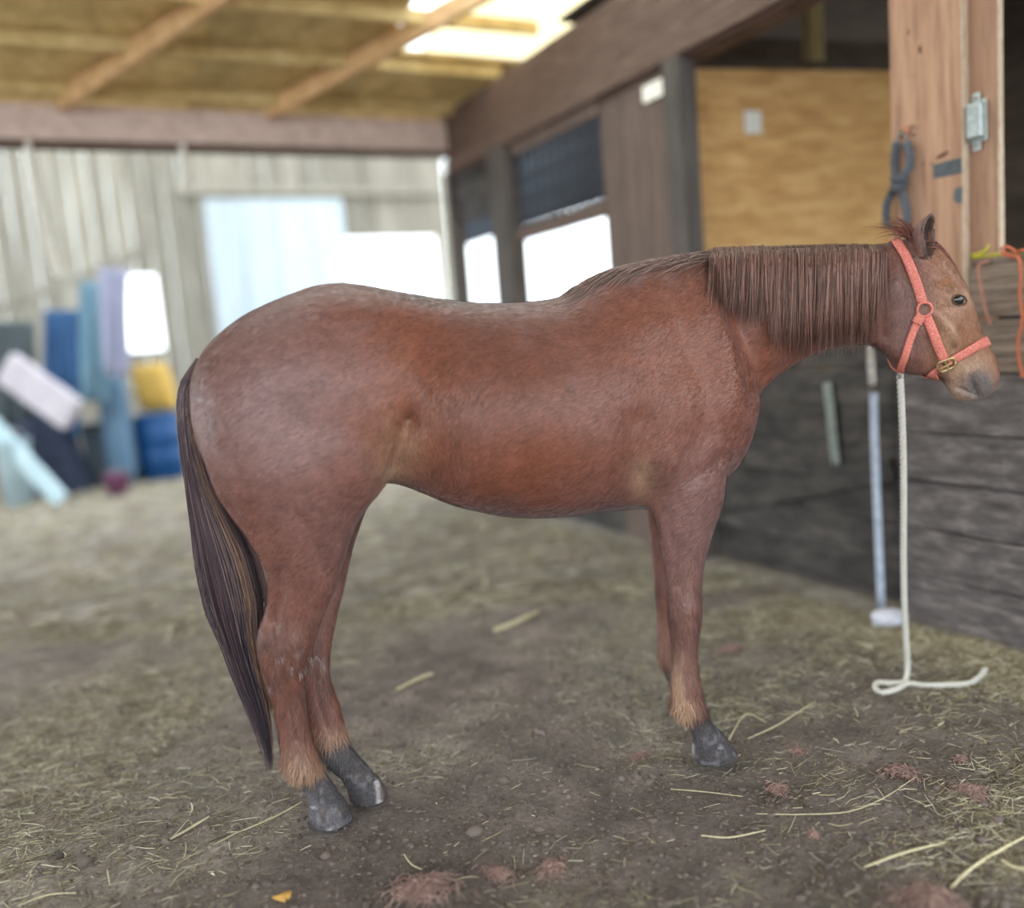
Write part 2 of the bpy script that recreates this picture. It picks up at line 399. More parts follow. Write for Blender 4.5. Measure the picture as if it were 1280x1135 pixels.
# back wall of that stall: boards above its open window
wb = empty('wall_stall_rear', sp((kC1+kB0)/2, 0, -1.0), kind='structure')
zsplit = (st(645, 270, -1.0)[2] + st(750, 270, -1.0)[2])/2
for i in range(7):
    board('board', sp(-6.5, zsplit+.1+i*.2, -1.0), sp(-1.9, zsplit+.1+i*.2, -1.0), UP, .204, .03, M['grille'], wb, .004, .003, 85+i)
# low wall of that stall
lw = empty('wall_far_stall', sp((kC1+kB0)/2, 0, -.06), kind='structure')
for i in range(6):
    board('board', sp(kC1, .1+i*.2, -.06), sp(kB0, .1+i*.2, -.06), UP, .195, .035, M['door_board'], lw, .005, .003, 90+i)
# panel between the last two posts, upper part
up_ = empty('wall_far_panel', sp((kD0+kC0)/2, 2.3, -.06), kind='structure')
for i in range(3):
    board('board', sp(beam_far_k+.05, 2.40+i*.16, -.07), sp(kC0, 2.36+i*.16, -.07), UP, .155, .035, M['door_board'], up_, .005, .003, 100+i)
lw2 = empty('wall_far_low', sp((kD0+kC0)/2, 0, -.06), kind='structure')
for i in range(6):
    board('board', sp(beam_far_k+.1, .1+i*.2, -.07), sp(kC0, .1+i*.2, -.07), UP, .195, .035, M['door_board'], lw2, .005, .003, 110+i)

# plywood partition inside the near stall
q0 = st(846, 200, -.10); zp = 2.72
PD = np.array([1, .30, 0]); PD /= np.linalg.norm(PD); PNrm = np.array([PD[1], -PD[0], 0])
def pw(u, z, off=0): p = np.array([q0[0], q0[1], 0]) + PD*u + PNrm*off; p[2] = z; return p
ply = empty('wall_partition', pw(.9, 0), kind='structure')
_pe = on_plane(1195, 200, pw(0, 0), PNrm); uE = float(np.dot(_pe - pw(0, 0), PD))
box('plywood_sheet', pw(uE/2+.005, 1.51), PD*(uE/2), PNrm*.009, UP*1.20, M['plywood'], ply, .003)
for i in range(3): board('board', pw(.02, .05+i*.1-.0, .02), pw(uE, .05+i*.1, .02), UP, .098, .03, M['door_board'], ply, .004, .002, 120+i)
board('sill_board', pw(.02, 2.735, .0), pw(2.6, 2.735, .0), UP, .035, .06, M['dark_inside'], ply, .004, .002, 124)
for u in (.95, 2.2):
    board('stud', pw(u, 2.70, -.05), pw(u, 3.30, -.05), PD, .085, .09, M['stud'], ply, .004, .002, 125)
board('loft_rail', pw(.06, 2.98, -.5), pw(3.2, 2.98, -.5), UP, .14, .04, M['dark_inside'], ply, .004, .003, 126)
board('loft_rail', pw(.06, 2.80, -.55), pw(3.2, 2.80, -.55), UP, .10, .04, M['dark_inside'], ply, .004, .003, 127)
# brown rail and dark back wall of the near stall
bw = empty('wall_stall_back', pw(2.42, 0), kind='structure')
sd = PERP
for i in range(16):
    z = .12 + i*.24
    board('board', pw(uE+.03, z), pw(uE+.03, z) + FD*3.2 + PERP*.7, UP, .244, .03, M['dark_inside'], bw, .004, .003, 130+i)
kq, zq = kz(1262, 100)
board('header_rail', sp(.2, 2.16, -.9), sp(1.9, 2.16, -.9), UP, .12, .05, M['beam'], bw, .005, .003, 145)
# boards added over the stall to block light
rf = empty('ceiling_light_block', pw(.9, 3.3), kind='structure')
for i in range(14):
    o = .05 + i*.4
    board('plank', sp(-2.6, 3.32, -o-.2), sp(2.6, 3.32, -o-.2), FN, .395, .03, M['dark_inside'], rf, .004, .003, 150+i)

# far beam, far wall, roof -------------------------------------------
e0 = sp(beam_far_k, 0, -.05)
LD = -PERP                                             # away to the left along the far beam
fb = empty('trim_6', e0 + UP*2.9, kind='structure')
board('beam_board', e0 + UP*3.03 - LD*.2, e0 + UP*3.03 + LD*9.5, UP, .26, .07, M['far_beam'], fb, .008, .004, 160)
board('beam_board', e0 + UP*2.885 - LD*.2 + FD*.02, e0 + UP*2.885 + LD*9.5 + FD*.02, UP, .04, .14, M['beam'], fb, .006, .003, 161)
wf = ground(200, 583); wf[2] = 0
def fw(u, z, off=0): return wf + PERP*u + FD*off + UP*z      # u to the right along the far wall, off towards the viewer
wall = empty('wall_far', wf, kind='structure')
def far_u(x, y): 
    p = on_plane(x, y, wf, FD); return float(np.dot(p - wf, PERP)), float(p[2])
wl0, wz1 = far_u(148, 345); wl1, wz0 = far_u(206, 436)
gl0, gz1 = far_u(420, 298); gl1, _ = far_u(545, 298)
bwid = (wl1-wl0)/2; u = wl0 - bwid*28; i = 0
while u < gl1 + .2:
    w = bwid; r = random.Random(i)
    c = u + w/2
    segs = [(0, 4.8)]
    if wl0 < c < wl1: segs = [(0, wz0), (wz1, 4.8)]
    if gl0 < c < gl1: segs = [(gz1, 4.8)]
    for z0, z1 in segs:
        board('board', fw(c, z0), fw(c, z1), PERP, w*.97, .03, M['far_board'], wall, 0, .004, 170+i)
    u += w; i += 1
# white sheet door beside the opening
d1 = far_u(252, 250); d2 = far_u(425, 250)
dw = empty('door_2', fw((d1[0]+d2[0])/2, 0, .08), kind='structure')
for i in range(4):
    w = (d2[0]-d1[0])/4
    board('panel', fw(d1[0]+w*(i+.5), .05, .09), fw(d1[0]+w*(i+.5), far_u(300, 250)[1], .09), PERP, w*.98, .03, M['white_sheet'], dw, .004, .002, 200+i)
board('rail', fw(d1[0]-.3, far_u(300, 245)[1]+.05, .1), fw(d2[0]+1.6, far_u(300, 245)[1]+.05, .1), UP, .09, .06, M['far_board'], dw, .004, .002, 205)
# roof: planks running with the aisle, rising towards the viewer
def roof_z(P): return 3.30 + .16*max(0, np.dot(P - e0, FD))
roof = empty('ceiling', e0 + UP*3.3, kind='structure')
def rp(l, a):
    p = e0 + LD*l + FD*a; p = p.copy(); p[2] = 3.24 + .17*a; return p   # starts above the far beam
sk_m, N_, L_, P_ = new_mat('skylight_sheet')
tr = N_.new('ShaderNodeBsdfTranslucent'); tr.inputs['Color'].default_value = (.95, .93, .86, 1)
L_.new(tr.outputs['BSDF'], N_['Material Output'].inputs['Surface'])
for i in range(34):
    l = -.65 + i*.30
    spans = [(-.15, 12.0)]  # planks carried on unseen past the camera to shape the light
    if l < .6: spans = [(-.15, .9), (4.2, 12.0)]
    elif l < 3.0: spans = [(-.15, 2.25), (4.2, 12.0)]
    for s0, s1 in spans:
        board('plank', rp(l+.15, s0), rp(l+.15, s1), LD, .305, .03, M['roof_plank'], roof, 0, .003, 210+i)
for i in range(8):
    a = .2 + i*.62
    if a > 2.2: break
    board('purlin', rp(-.1, a) - UP*.06, rp(9.0, a) - UP*.06, UP, .09, .05, M['roof_plank'], roof, .004, .003, 250+i)
board('purlin', rp(-.1, 2.25) - UP*.05, rp(9.0, 2.25) - UP*.05, UP, .10, .06, M['beam'], roof, .004, .003, 260)
for i in range(7):
    l = -.4 + i*.55
    board('skylight', rp(l, 2.28) + UP*.02, rp(l, 4.2) + UP*.02, LD, .50, .006, sk_m, roof, 0, .0, 270+i)
cream, N_, L_, P_ = new_mat('cream_sheet')
tr = N_.new('ShaderNodeBsdfTranslucent'); tr.inputs['Color'].default_value = (.84, .76, .58, 1)
L_.new(tr.outputs['BSDF'], N_['Material Output'].inputs['Surface'])
for i in range(4):
    board('skylight', rp(-.5+i*.30, .9) + UP*.02, rp(-.5+i*.30, 2.24) + UP*.02, LD, .296, .006, cream, roof, 0, .0, 276+i)
for l0, l1 in ((.25, 1.5), (1.6, 2.9), (4.2, 5.4)):
    board('rafter', rp(l0, 2.3) - UP*.10, rp(l1, .1) - UP*.10, UP, .13, .05, M['rafter'], roof, .004, .003, 280)
# ------------------------------------------------------------------ horse
HA = radians(12.0)
HS = np.array([cos(HA), sin(HA), 0]); HL = np.array([-sin(HA), cos(HA), 0])    # forward, away from the viewer
HO = np.array([-.553, 2.417, 0])
def hp(x, y, t): return on_plane(x, y, HO + HL*t, HL)
def stl(P):
    d = np.asarray(P) - HO; return d @ HS, d @ HL, d[..., 2]
def loft(sections, n=28, cap=True):
    """sections: lists of ring points (n x 3) -> closed mesh"""
    V = []; Fc = []
    for s in sections: V += list(s)
    m = len(sections)
    for i in range(m-1):
        for j in range(n):
            a = i*n+j; b = i*n+(j+1) % n
            Fc.append((a, b, b+n, a+n))
    c0 = len(V); V.append(np.mean(sections[0], 0)); c1 = len(V); V.append(np.mean(sections[-1], 0))
    for j in range(n):
        Fc.append((c0, (j+1) % n, j)); b = (m-1)*n; Fc.append((c1, b+j, b+(j+1) % n))
    return V, Fc
def ring(A, B, w, lat, n=28, k=1.0, skew=0.0):
    """A top/front point, B bottom/back point, half width w along lat"""
    A = np.asarray(A); B = np.asarray(B); c = (A+B)/2; e = (A-B)/2; out = []
    for j in range(n):
        ph = 2*pi*j/n; v = cos(ph); s = sin(ph)
        lat_ = w*math.copysign(abs(s)**k, s)
        vv = v + skew*(1-v*v)
        out.append(c + e*vv + lat*lat_)
    return np.array(out)
def resample(keys, per=4):
    """smooth interpolation of a table of numbers"""
    return catmull(np.array(keys, float), per)
VALL, FALL = [], []
def add_loft(secs, n=28):
    V, Fc = loft(secs, n); o = len(VALL); VALL.extend(V); FALL.extend([tuple(i+o for i in f) for f in Fc])
# torso: x_top, y_top, x_bot, y_bot, half width, skew, t
torso = [
 (240, 474, 243, 500, .045, 0, 0), (250, 449, 250, 556, .125, 0, 0), (272, 421, 275, 602, .19, .0, 0), (308, 394, 310, 622, .235, .0, 0),
 (350, 375, 350, 628, .258, .02, 0), (400, 357, 400, 628, .268, .04, 0), (440, 356, 440, 618, .268, .02, 0), (480, 363, 480, 600, .258, -.03, 0),
 (520, 370, 520, 610, .258, -.10, 0), (560, 376, 560, 627, .285, -.14, 0), (600, 380, 600, 637, .30, -.16, 0), (650, 379, 650, 643, .305, -.17, 0),
 (700, 372, 700, 641, .298, -.19, 0), (750, 345, 745, 635, .278, -.24, 0), (800, 331, 790, 632, .252, -.26, 0), (845, 326, 838, 628, .232, -.22, 0),
 (880, 350, 875, 612, .212, -.12, 0), (905, 395, 905, 590, .185, -.05, 0), (921, 440, 917, 562, .15, 0, 0), (930, 478, 927, 538, .10, 0, 0), (933, 500, 932, 520, .05, 0, 0)]
secs = []
for a in resample(torso, 4):
    x0, y0, x1, y1, w, sk, t = a
    secs.append(ring(hp(x0, y0, t), hp(x1, y1, t), max(w, .02), HL, 36, .92, sk))
add_loft(secs, 36)
# neck: crest x,y, underside x,y, half width, t
neck = [
 (770, 345, 900, 585, .17, .0), (830, 326, 930, 522, .135, -.005), (885, 317, 950, 487, .108, -.02), (940, 312, 990, 457, .092, -.04),
 (1000, 309, 1030, 438, .082, -.06), (1055, 308, 1070, 430, .075, -.08), (1095, 305, 1098, 434, .07, -.10), (1125, 302, 1112, 446, .066, -.11)]
neck_tab = resample(neck, 5)
def neck_ring(a, n=28, off=0.0):
    x0, y0, x1, y1, w, t = a
    return ring(hp(x0, y0, t), hp(x1, y1, t), w+off, HL, n, .85, -.12)
add_loft([neck_ring(a) for a in neck_tab])
# head: own midplane turned towards the viewer
YAW = radians(-16)
DS = HS*cos(YAW) + HL*sin(YAW); DL = -HS*sin(YAW) + HL*cos(YAW)
HD0 = hp(1118, 330, -.11)
def dp(x, y, t=0): return on_plane(x, y, HD0 + DL*t, DL)
head = [
 (1106, 306, 1098, 426, .060, 0), (1128, 300, 1104, 438, .072, -.05), (1150, 299, 1112, 452, .084, -.05), (1170, 306, 1121, 461, .092, .0), (1182, 321, 1130, 465, .092, .05),
 (1194, 340, 1139, 468, .092, .15), (1205, 361, 1149, 469, .087, .2), (1215, 384, 1158, 469, .074, .15), (1223, 407, 1168, 471, .060, .1), (1232, 426, 1177, 476, .052, .05),
 (1240, 441, 1184, 484, .050, 0), (1246, 456, 1188, 492, .050, 0), (1247, 470, 1194, 498, .047, 0), (1243, 483, 1204, 501, .040, 0), (1235, 492, 1215, 500, .028, 0)]
head_tab = resample(head, 4)
def head_ring(a, n=28, off=0.0):
    x0, y0, x1, y1, w, sk = a
    A, B = dp(x0, y0), dp(x1, y1); e = (A-B)/np.linalg.norm(A-B)
    return ring(A + e*off, B - e*off, w+off, DL, n, .82, sk)
add_loft([head_ring(a) for a in head_tab])
# round cheeks (both sides)
def blob(c, ax, ay, az, n=16):
    secs = []
    for i in range(1, 12):
        th = pi*i/12
        secs.append(np.array([c + az*cos(th) + (ax*cos(2*pi*j/n) + ay*sin(2*pi*j/n))*sin(th) for j in range(n)]))
    add_loft(secs, n)
for sgn in (-1, 1):
    blob(dp(1141, 425, sgn*.040), DS*.085, UP*.085, DL*.036)
# legs: x_rear y_rear x_front y_front half_width t
hind_near = [
 (262, 440, 470, 440, .07, -.14), (250, 500, 484, 520, .105, -.15), (254, 560, 490, 575, .118, -.155), (266, 608, 484, 604, .115, -.15), (288, 645, 460, 632, .10, -.14), (316, 682, 443, 662, .082, -.13), (332, 712, 432, 698, .067, -.12),
 (334, 742, 422, 732, .054, -.11), (329, 768, 408, 764, .046, -.10), (321, 795, 395, 798, .043, -.095), (322, 820, 387, 825, .042, -.09), (330, 848, 381, 852, .037, -.085), (339, 876, 383, 880, .032, -.08),
 (346, 906, 388, 910, .030, -.078), (351, 935, 394, 938, .034, -.075), (356, 960, 401, 957, .037, -.073), (370, 976, 409, 969, .030, -.071), (381, 992, 418, 981, .031, -.07), (385, 1005, 428, 994, .043, -.07), (386, 1020, 437, 1010, .055, -.07), (387, 1031, 441, 1020, .06, -.07)]
hind_far = [
 (300, 500, 470, 520, .09, .14), (300, 560, 478, 590, .11, .14), (315, 625, 462, 628, .095, .13), (345, 665, 447, 668, .075, .11), (366, 700, 439, 697, .06, .09),
 (370, 735, 432, 732, .05, .07), (364, 766, 424, 762, .044, .055), (358, 793, 416, 795, .042, .045), (362, 822, 412, 825, .041, .04), (371, 850, 414, 851, .035, .035), (379, 880, 424, 880, .031, .03),
 (388, 912, 432, 912, .031, .025), (397, 940, 441, 934, .036, .02), (408, 957, 451, 947, .033, .015), (422, 971, 464, 961, .034, .012), (431, 982, 474, 972, .045, .012), (435, 993, 481, 983, .053, .012), (437, 1003, 486, 992, .058, .012)]
fore_near = [
 (800, 470, 928, 480, .06, -.13), (797, 530, 924, 535, .075, -.15), (804, 575, 910, 575, .08, -.16), (811, 605, 905, 600, .074, -.16), (817, 634, 903, 630, .066, -.158), (824, 671, 890, 665, .058, -.155), (830, 706, 880, 700, .051, -.152),
 (834, 738, 876, 730, .046, -.15), (836, 762, 876, 757, .045, -.148), (838, 784, 874, 780, .042, -.147), (840, 808, 871, 804, .034, -.146), (840, 838, 872, 836, .031, -.145), (840, 866, 876, 864, .034, -.145),
 (842, 888, 880, 884, .039, -.145), (857, 904, 885, 897, .029, -.145), (864, 915, 893, 907, .030, -.145), (866, 926, 904, 916, .042, -.145), (867, 940, 914, 929, .055, -.145), (868, 953, 921, 942, .06, -.145)]
fore_far = [
 (800, 540, 880, 545, .06, .13), (803, 590, 878, 590, .065, .15), (808, 630, 870, 630, .058, .165), (815, 690, 862, 690, .050, .18),
 (819, 735, 858, 732, .045, .185), (821, 758, 857, 755, .043, .19), (822, 782, 854, 779, .038, .19), (822, 806, 850, 804, .031, .19), (822, 824, 852, 821, .036, .195),
 (830, 840, 858, 834, .032, .195), (837, 855, 864, 846, .033, .195), (841, 864, 872, 856, .044, .195), (843, 878, 879, 868, .052, .195), (845, 893, 884, 881, .057, .195)]
for tab in (hind_near, hind_far, fore_near, fore_far):
    secs = []
    for a in resample(tab, 4):
        x0, y0, x1, y1, w, t = a
        secs.append(ring(hp(x1, y1, t), hp(x0, y0, t), w, HL, 24, .9, 0))
    add_loft(secs, 24)
# ears: cupped leaves, thick enough to merge with the head
def ear_grid(base, tip, open_dir, rad, thick, n=13, m=12):
    ax = tip - base; Ln = np.linalg.norm(ax); ax /= Ln
    o = open_dir - ax*np.dot(open_dir, ax); o /= np.linalg.norm(o); sd = np.cross(ax, o)
    outer, inner = [], []
    for i in range(m):
        u = i/(m-1); r = rad*(sin(pi*min(1, .25+.75*u)**1.1) if u > .2 else (.62+1.4*u))
        r = rad*np.interp(u, [0, .12, .3, .5, .7, .85, .95, 1], [.72, .85, 1, .98, .80, .55, .3, .10])
        half = radians(np.interp(u, [0, .2, .6, 1], [150, 128, 105, 90]))
        c = base + ax*Ln*u + o*(-.012*sin(pi*u)) + sd*.0
        ro, ri = [], []
        for j in range(n):
            a = pi + half*(2*j/(n-1)-1)
            d = o*cos(a) + sd*sin(a)
            ro.append(c + d*r); ri.append(c + d*max(r-thick, r*.25))
        outer.append(ro); inner.append(ri)
    V = []; Fc = []; o0 = len(VALL)
    for i in range(m):
        V += outer[i] + inner[i][::-1]
    k = 2*n
    for i in range(m-1):
        for j in range(k):
            a = o0+i*k+j; b = o0+i*k+(j+1) % k
            Fc.append((a, b, b+k, a+k))
    V += [np.mean(V[:k], 0), np.mean(V[-k:], 0)]
    c0 = o0+m*k; c1 = c0+1
    for j in range(k):
        Fc.append((c0, o0+(j+1) % k, o0+j)); Fc.append((c1, o0+(m-1)*k+j, o0+(m-1)*k+(j+1) % k))
    VALL.extend(V); FALL.extend(Fc)
    return base, tip
EAR_N = (dp(1156, 322, -.055), dp(1168, 264, -.062)); EAR_F = (dp(1141, 318, .055), dp(1136, 293, .075))
ear_grid(EAR_N[0], EAR_N[1], DS*.70 - DL*.80, .037, .011)
ear_grid(EAR_F[0], EAR_F[1], -DS*.2 + DL*.8, .028, .011)

raw = bpy.data.meshes.new('horse_raw'); raw.from_pydata([tuple(v) for v in VALL], [], FALL); raw.validate()
bmx = bmesh.new(); bmx.from_mesh(raw); bmesh.ops.recalc_face_normals(bmx, faces=bmx.faces); bmx.to_mesh(raw); bmx.free()
tmp = bpy.data.objects.new('horse_raw', raw); C.objects.link(tmp)
rm = tmp.modifiers.new('remesh', 'REMESH'); rm.mode = 'VOXEL'; rm.voxel_size = .0065; rm.adaptivity = 0
dg = bpy.context.evaluated_depsgraph_get(); ev = tmp.evaluated_get(dg); em = ev.to_mesh()
nv = len(em.vertices); HV = np.zeros(nv*3, np.float32); em.vertices.foreach_get('co', HV); HV = HV.reshape(-1, 3).astype(float)
nl = len(em.loops); li = np.zeros(nl, np.int32); em.loops.foreach_get('vertex_index', li)
ls = np.zeros(len(em.polygons), np.int32); em.polygons.foreach_get('loop_total', ls)
HF = li.reshape(-1, 4) if (ls == 4).all() else None
ne = len(em.edges); HE = np.zeros(ne*2, np.int32); em.edges.foreach_get('vertices', HE); HE = HE.reshape(-1, 2)
ev.to_mesh_clear(); bpy.data.objects.remove(tmp); bpy.data.meshes.remove(raw)
deg = np.bincount(HE.ravel(), minlength=nv).astype(float)
def lap(Vx):
    o = np.zeros_like(Vx)
    for c in range(Vx.shape[1]):
        o[:, c] = np.bincount(HE[:, 0], Vx[HE[:, 1], c], nv) + np.bincount(HE[:, 1], Vx[HE[:, 0], c], nv)
    return o/deg[:, None] - Vx
def vnormals(Vx):
    a, b, c, d = (Vx[HF[:, i]] for i in range(4)); n = np.cross(c-a, d-b); o = np.zeros_like(Vx)
    for i in range(4):
        for k in range(3): o[:, k] += np.bincount(HF[:, i], n[:, k], nv)
    return o/(np.linalg.norm(o, axis=1, keepdims=True)+1e-12)
s_, t_, z_ = stl(HV)
ishead = np.clip((s_ - 1.66)/.1, 0, 1)
big = np.clip((z_ - .52)/.25, 0, 1)*(1-ishead)
small = np.maximum(.25, 1-big)
for it in range(70):
    HV = HV + lap(HV)*(.62*big[:, None])
    if it < 8: HV = HV + lap(HV)*.5; HV = HV - lap(HV)*.52
# put back the volume the smoothing took from the trunk
HV = HV + vnormals(HV)*(.004*big[:, None])
# relief of muscles and bone, laid out on the near side and mirrored to the far side
Nn = vnormals(HV)
def pw_all():
    """pixel-like side coordinates for both sides: far points are mirrored through the spine plane"""
    s, t, z = stl(HV); near = HO + HS*s[:, None] + HL*(-np.abs(t))[:, None] + UP*z[:, None]
    return project(near), t
PX, tt = pw_all()
side = np.abs(Nn @ HL)
disp = np.zeros(nv)
def bump(x, y, rx, ry, amp, ang=0):
    global disp
    dx, dy = PX[:, 0]-x, PX[:, 1]-y; c, s = cos(radians(ang)), sin(radians(ang))
    u = (dx*c+dy*s)/rx; v = (-dx*s+dy*c)/ry
    disp += 1.5*amp*np.exp(-(u*u+v*v))*side
def groove(pts, w, amp):
    global disp
    pts = catmull(np.array(pts, float), 6); d2 = np.full(nv, 1e9)
    box_ = (PX[:, 0] > pts[:, 0].min()-4*w) & (PX[:, 0] < pts[:, 0].max()+4*w) & (PX[:, 1] > pts[:, 1].min()-4*w) & (PX[:, 1] < pts[:, 1].max()+4*w)
    idx = np.where(box_)[0]; q = PX[idx]; best = np.full(len(idx), 1e9)
    for i in range(len(pts)-1):
        a, b = pts[i], pts[i+1]; ab = b-a; tt_ = np.clip(((q-a) @ ab)/(ab @ ab + 1e-9), 0, 1)
        best = np.minimum(best, ((q - a - tt_[:, None]*ab)**2).sum(1))
    disp[idx] += 1.4*amp*np.exp(-best/(w*w))*side[idx]
# hindquarters
bump(512, 522, 22, 36, -.010); bump(512, 526, 12, 18, -.008); bump(515, 470, 34, 55, -.010); bump(500, 420, 40, 30, -.006)
groove([(510, 530), (500, 565), (487, 600)], 9, -.014)
groove([(252, 500), (258, 560), (276, 620), (305, 668)], 10, -.012)
groove([(285, 560), (300, 610), (325, 660)], 13, -.006)
bump(345, 445, 60, 34, .010, -25); bump(300, 520, 34, 60, .008); bump(430, 560, 46, 50, .012); bump(395, 480, 55, 40, .006)
groove([(430, 400), (455, 440), (470, 480)], 20, -.006); bump(440, 392, 26, 18, .010)
groove([(365, 640), (392, 672), (405, 715)], 12, -.006); bump(400, 660, 22, 40, .008); bump(352, 690, 16, 34, .006)
groove([(352, 715), (348, 750), (340, 780)], 8, -.012)
bump(330, 795, 8, 16, .008); bump(372, 805, 12, 16, .006); groove([(352, 830), (360, 870), (370, 925)], 4.5, -.006)
bump(378, 958, 14, 12, .005)
groove([(392, 820), (398, 870), (412, 915)], 4.5, -.004)
# trunk and shoulder
bump(640, 500, 120, 70, .010); bump(600, 600, 60, 30, .006); bump(700, 600, 60, 26, -.004)
groove([(800, 530), (804, 570), (812, 615)], 22, -.012)
bump(798, 600, 14, 22, -.008)
bump(850, 525, 48, 56, .012); bump(830, 580, 18, 24, .012)
bump(912, 505, 18, 34, .012); groove([(885, 430), (890, 480), (880, 540)], 18, -.004)
groove([(895, 335), (915, 390), (935, 440), (944, 484)], 11, -.016); bump(890, 400, 22, 46, .008, -20)
groove([(840, 380), (862, 430), (880, 480)], 14, -.005); bump(815, 400, 34, 30, .006)
groove([(860, 600), (885, 588), (905, 572)], 10, -.005); bump(903, 578, 9, 15, -.006); bump(868, 630, 18, 34, .006); groove([(835, 640), (842, 690), (846, 730)], 6, -.004)
bump(800, 350, 30, 14, .006); bump(770, 385, 40, 20, -.004)
bump(862, 762, 9, 13, .006); bump(840, 770, 5, 8, .004); groove([(856, 800), (857, 840), (857, 875)], 4, -.006)
bump(860, 885, 11, 9, .005)
# neck
groove([(960, 470), (1010, 440), (1070, 425)], 8, -.006); bump(1000, 400, 60, 22, .008, -12)
bump(1118, 355, 14, 22, .008); groove([(1105, 330), (1106, 380), (1104, 420)], 8, -.010)
# head
groove([(1110, 450), (1128, 458), (1142, 455)], 5, -.004)
bump(1192, 362, 10, 5, .008, 30); bump(1198, 375, 7, 5.5, .004); bump(1178, 345, 9, 8, -.007); bump(1186, 385, 7, 6, -.003)
groove([(1165, 392), (1182, 408), (1194, 428)], 4.5, .007); groove([(1176, 390), (1196, 412), (1206, 440)], 7, -.004)
groove([(1162, 425), (1166, 450), (1172, 462)], 8, -.007)
groove([(1213, 470), (1216, 477), (1220, 486), (1224, 491)], 3.2, -.008); bump(1226, 470, 6, 10, .006, -25); bump(1210, 472, 6, 10, .005, -25)
groove([(1225, 497), (1208, 489), (1194, 484)], 2.6, -.007); bump(1232, 482, 9, 10, .004)
_leg = (z_ < .4)
disp = disp - .0035*_leg*np.exp(-((HV[:, 2] - .083)/.009)**2) + .0015*vnoise(HV, 9, 51)*big + .0008*vnoise(HV, 30, 52)
HV = HV + Nn*disp[:, None]
for it in range(3): HV = HV + lap(HV)*.3*big[:, None]
# hooves stand on the ground
gz = gh(HV[:, 0], HV[:, 1]); HV[:, 2] = np.maximum(HV[:, 2], gz - .004)
Nn = vnormals(HV)
s_, t_, z_ = stl(HV); PX, tt = pw_all()
# coat colours (chestnut, tan points, grey muzzle, muddy pasterns; rump sky sheen painted in)
def col(*c): return np.array(srgb(*c))[None]
CHEST = col(114, 71, 58); RED = col(132, 74, 50); TAN = col(186, 152, 124); DARK = col(92, 64, 56); MUD = col(80, 76, 79); GREY = col(120, 108, 104); PALE = col(178, 172, 172); ROAN_SHEEN = col(134, 104, 102)
def mixc(a, b, f): f = np.clip(f, 0, 1)[:, None]; return a*(1-f) + b*f
na = vnoise(HV, 5, 61); nb_ = vnoise(HV, 16, 62); nc = vnoise(HV, 48, 63)
cc = np.repeat(CHEST, nv, 0)
cc = mixc(cc, RED, .35 + .5*vnoise(HV, 2.6, 60)); cc = mixc(cc, ROAN_SHEEN, np.clip(.22+.45*vnoise(HV*np.array([1, 1, .6]), 4, 64), 0, .6)); cc = mixc(cc, ROAN_SHEEN, .25*np.clip(nb_, 0, 1))
g = lambda x, y, rx, ry: np.exp(-(((PX[:, 0]-x)/rx)**2 + ((PX[:, 1]-y)/ry)**2))
cc = mixc(cc, ROAN_SHEEN, .75*g(330, 500, 110, 120)); cc = mixc(cc, RED, .6*g(515, 500, 40, 90)); cc = mixc(cc, RED, .75*g(870, 450, 100, 110)); cc = mixc(cc, RED, .55*g(690, 560, 130, 70))  # rump: mauve sky sheen painted into the coat colour
cc = mixc(cc, DARK, .8*g(560, 372, 70, 12)*(np.abs(tt) < .12)); cc = mixc(cc, DARK, .5*g(830, 335, 60, 16))
cc = mixc(cc, ROAN_SHEEN, .5*g(800, 345, 60, 16)*(nb_ > -.1))
cc = mixc(cc, TAN, .45*g(804, 600, 16, 30)*(1+.4*nb_)); cc = mixc(cc, TAN, .6*g(490, 592, 16, 14)); cc = mixc(cc, TAN, .35*g(500, 560, 30, 40))
hd_ = s_ > 1.70
leg = (z_ < .62) & ~hd_
front = s_ > .6
cc = mixc(cc, col(122, 88, 78), leg*.5*(nb_*.5+.5)); cc = mixc(cc, DARK, leg*.55*np.clip(vnoise(HV*np.array([1, 1, .5]), 22, 69)+.1, 0, 1))
cc = mixc(cc, TAN, leg*front*np.clip((.40-z_)/.10, 0, 1)*(.75+.25*nb_)*(.12+.88*np.clip((861-PX[:, 0]+10*(z_ < .23))/9, 0, 1)))
cc = mixc(cc, TAN, leg*~front*np.clip((.27-z_)/.10, 0, 1)*(.8+.2*nb_))
cc = mixc(cc, DARK, leg*~front*.8*np.exp(-((z_-.50)/.09)**2)*(nb_*.5+.6)*(t_ < -.03))
mudline = np.where(front, .185, np.where(t_ < -.03, .178, .215)) + .018*nb_ + .012*nc
cc = mixc(cc, MUD, leg*np.clip((mudline - z_)/.025, 0, 1)); cc = mixc(cc, MUD*.7, leg*np.clip((mudline-z_)/.02, 0, 1)*np.clip(.3+.6*nc, 0, .7))
cc = mixc(cc, col(74, 71, 74), leg*np.clip((.082-z_)/.006, 0, 1)*.8); cc = mixc(cc, col(106, 102, 107), leg*np.clip((mudline-z_)/.03, 0, 1)*np.clip(vnoise(HV, 19, 68)*1.6-.1, 0, .7))
cc = mixc(cc, PALE, leg*(z_ < .07)*np.clip((vnoise(HV, 24, 66)-.22)*5, 0, .9))
cc = mixc(cc, PALE*.95, leg*~front*np.exp(-((z_-.47)/.05)**2)*np.clip(vnoise(HV, 60, 67)*3-1, 0, .7))
face = hd_*np.clip((PX[:, 0]-1148)/30, 0, 1)
cc = mixc(cc, col(160, 112, 82), .75*face)
cc = mixc(cc, TAN, hd_*.7*g(1205, 372, 16, 12)); cc = mixc(cc, TAN, hd_*.75*g(1205, 455, 26, 14)); cc = mixc(cc, TAN, hd_*.5*g(1188, 412, 10, 30))
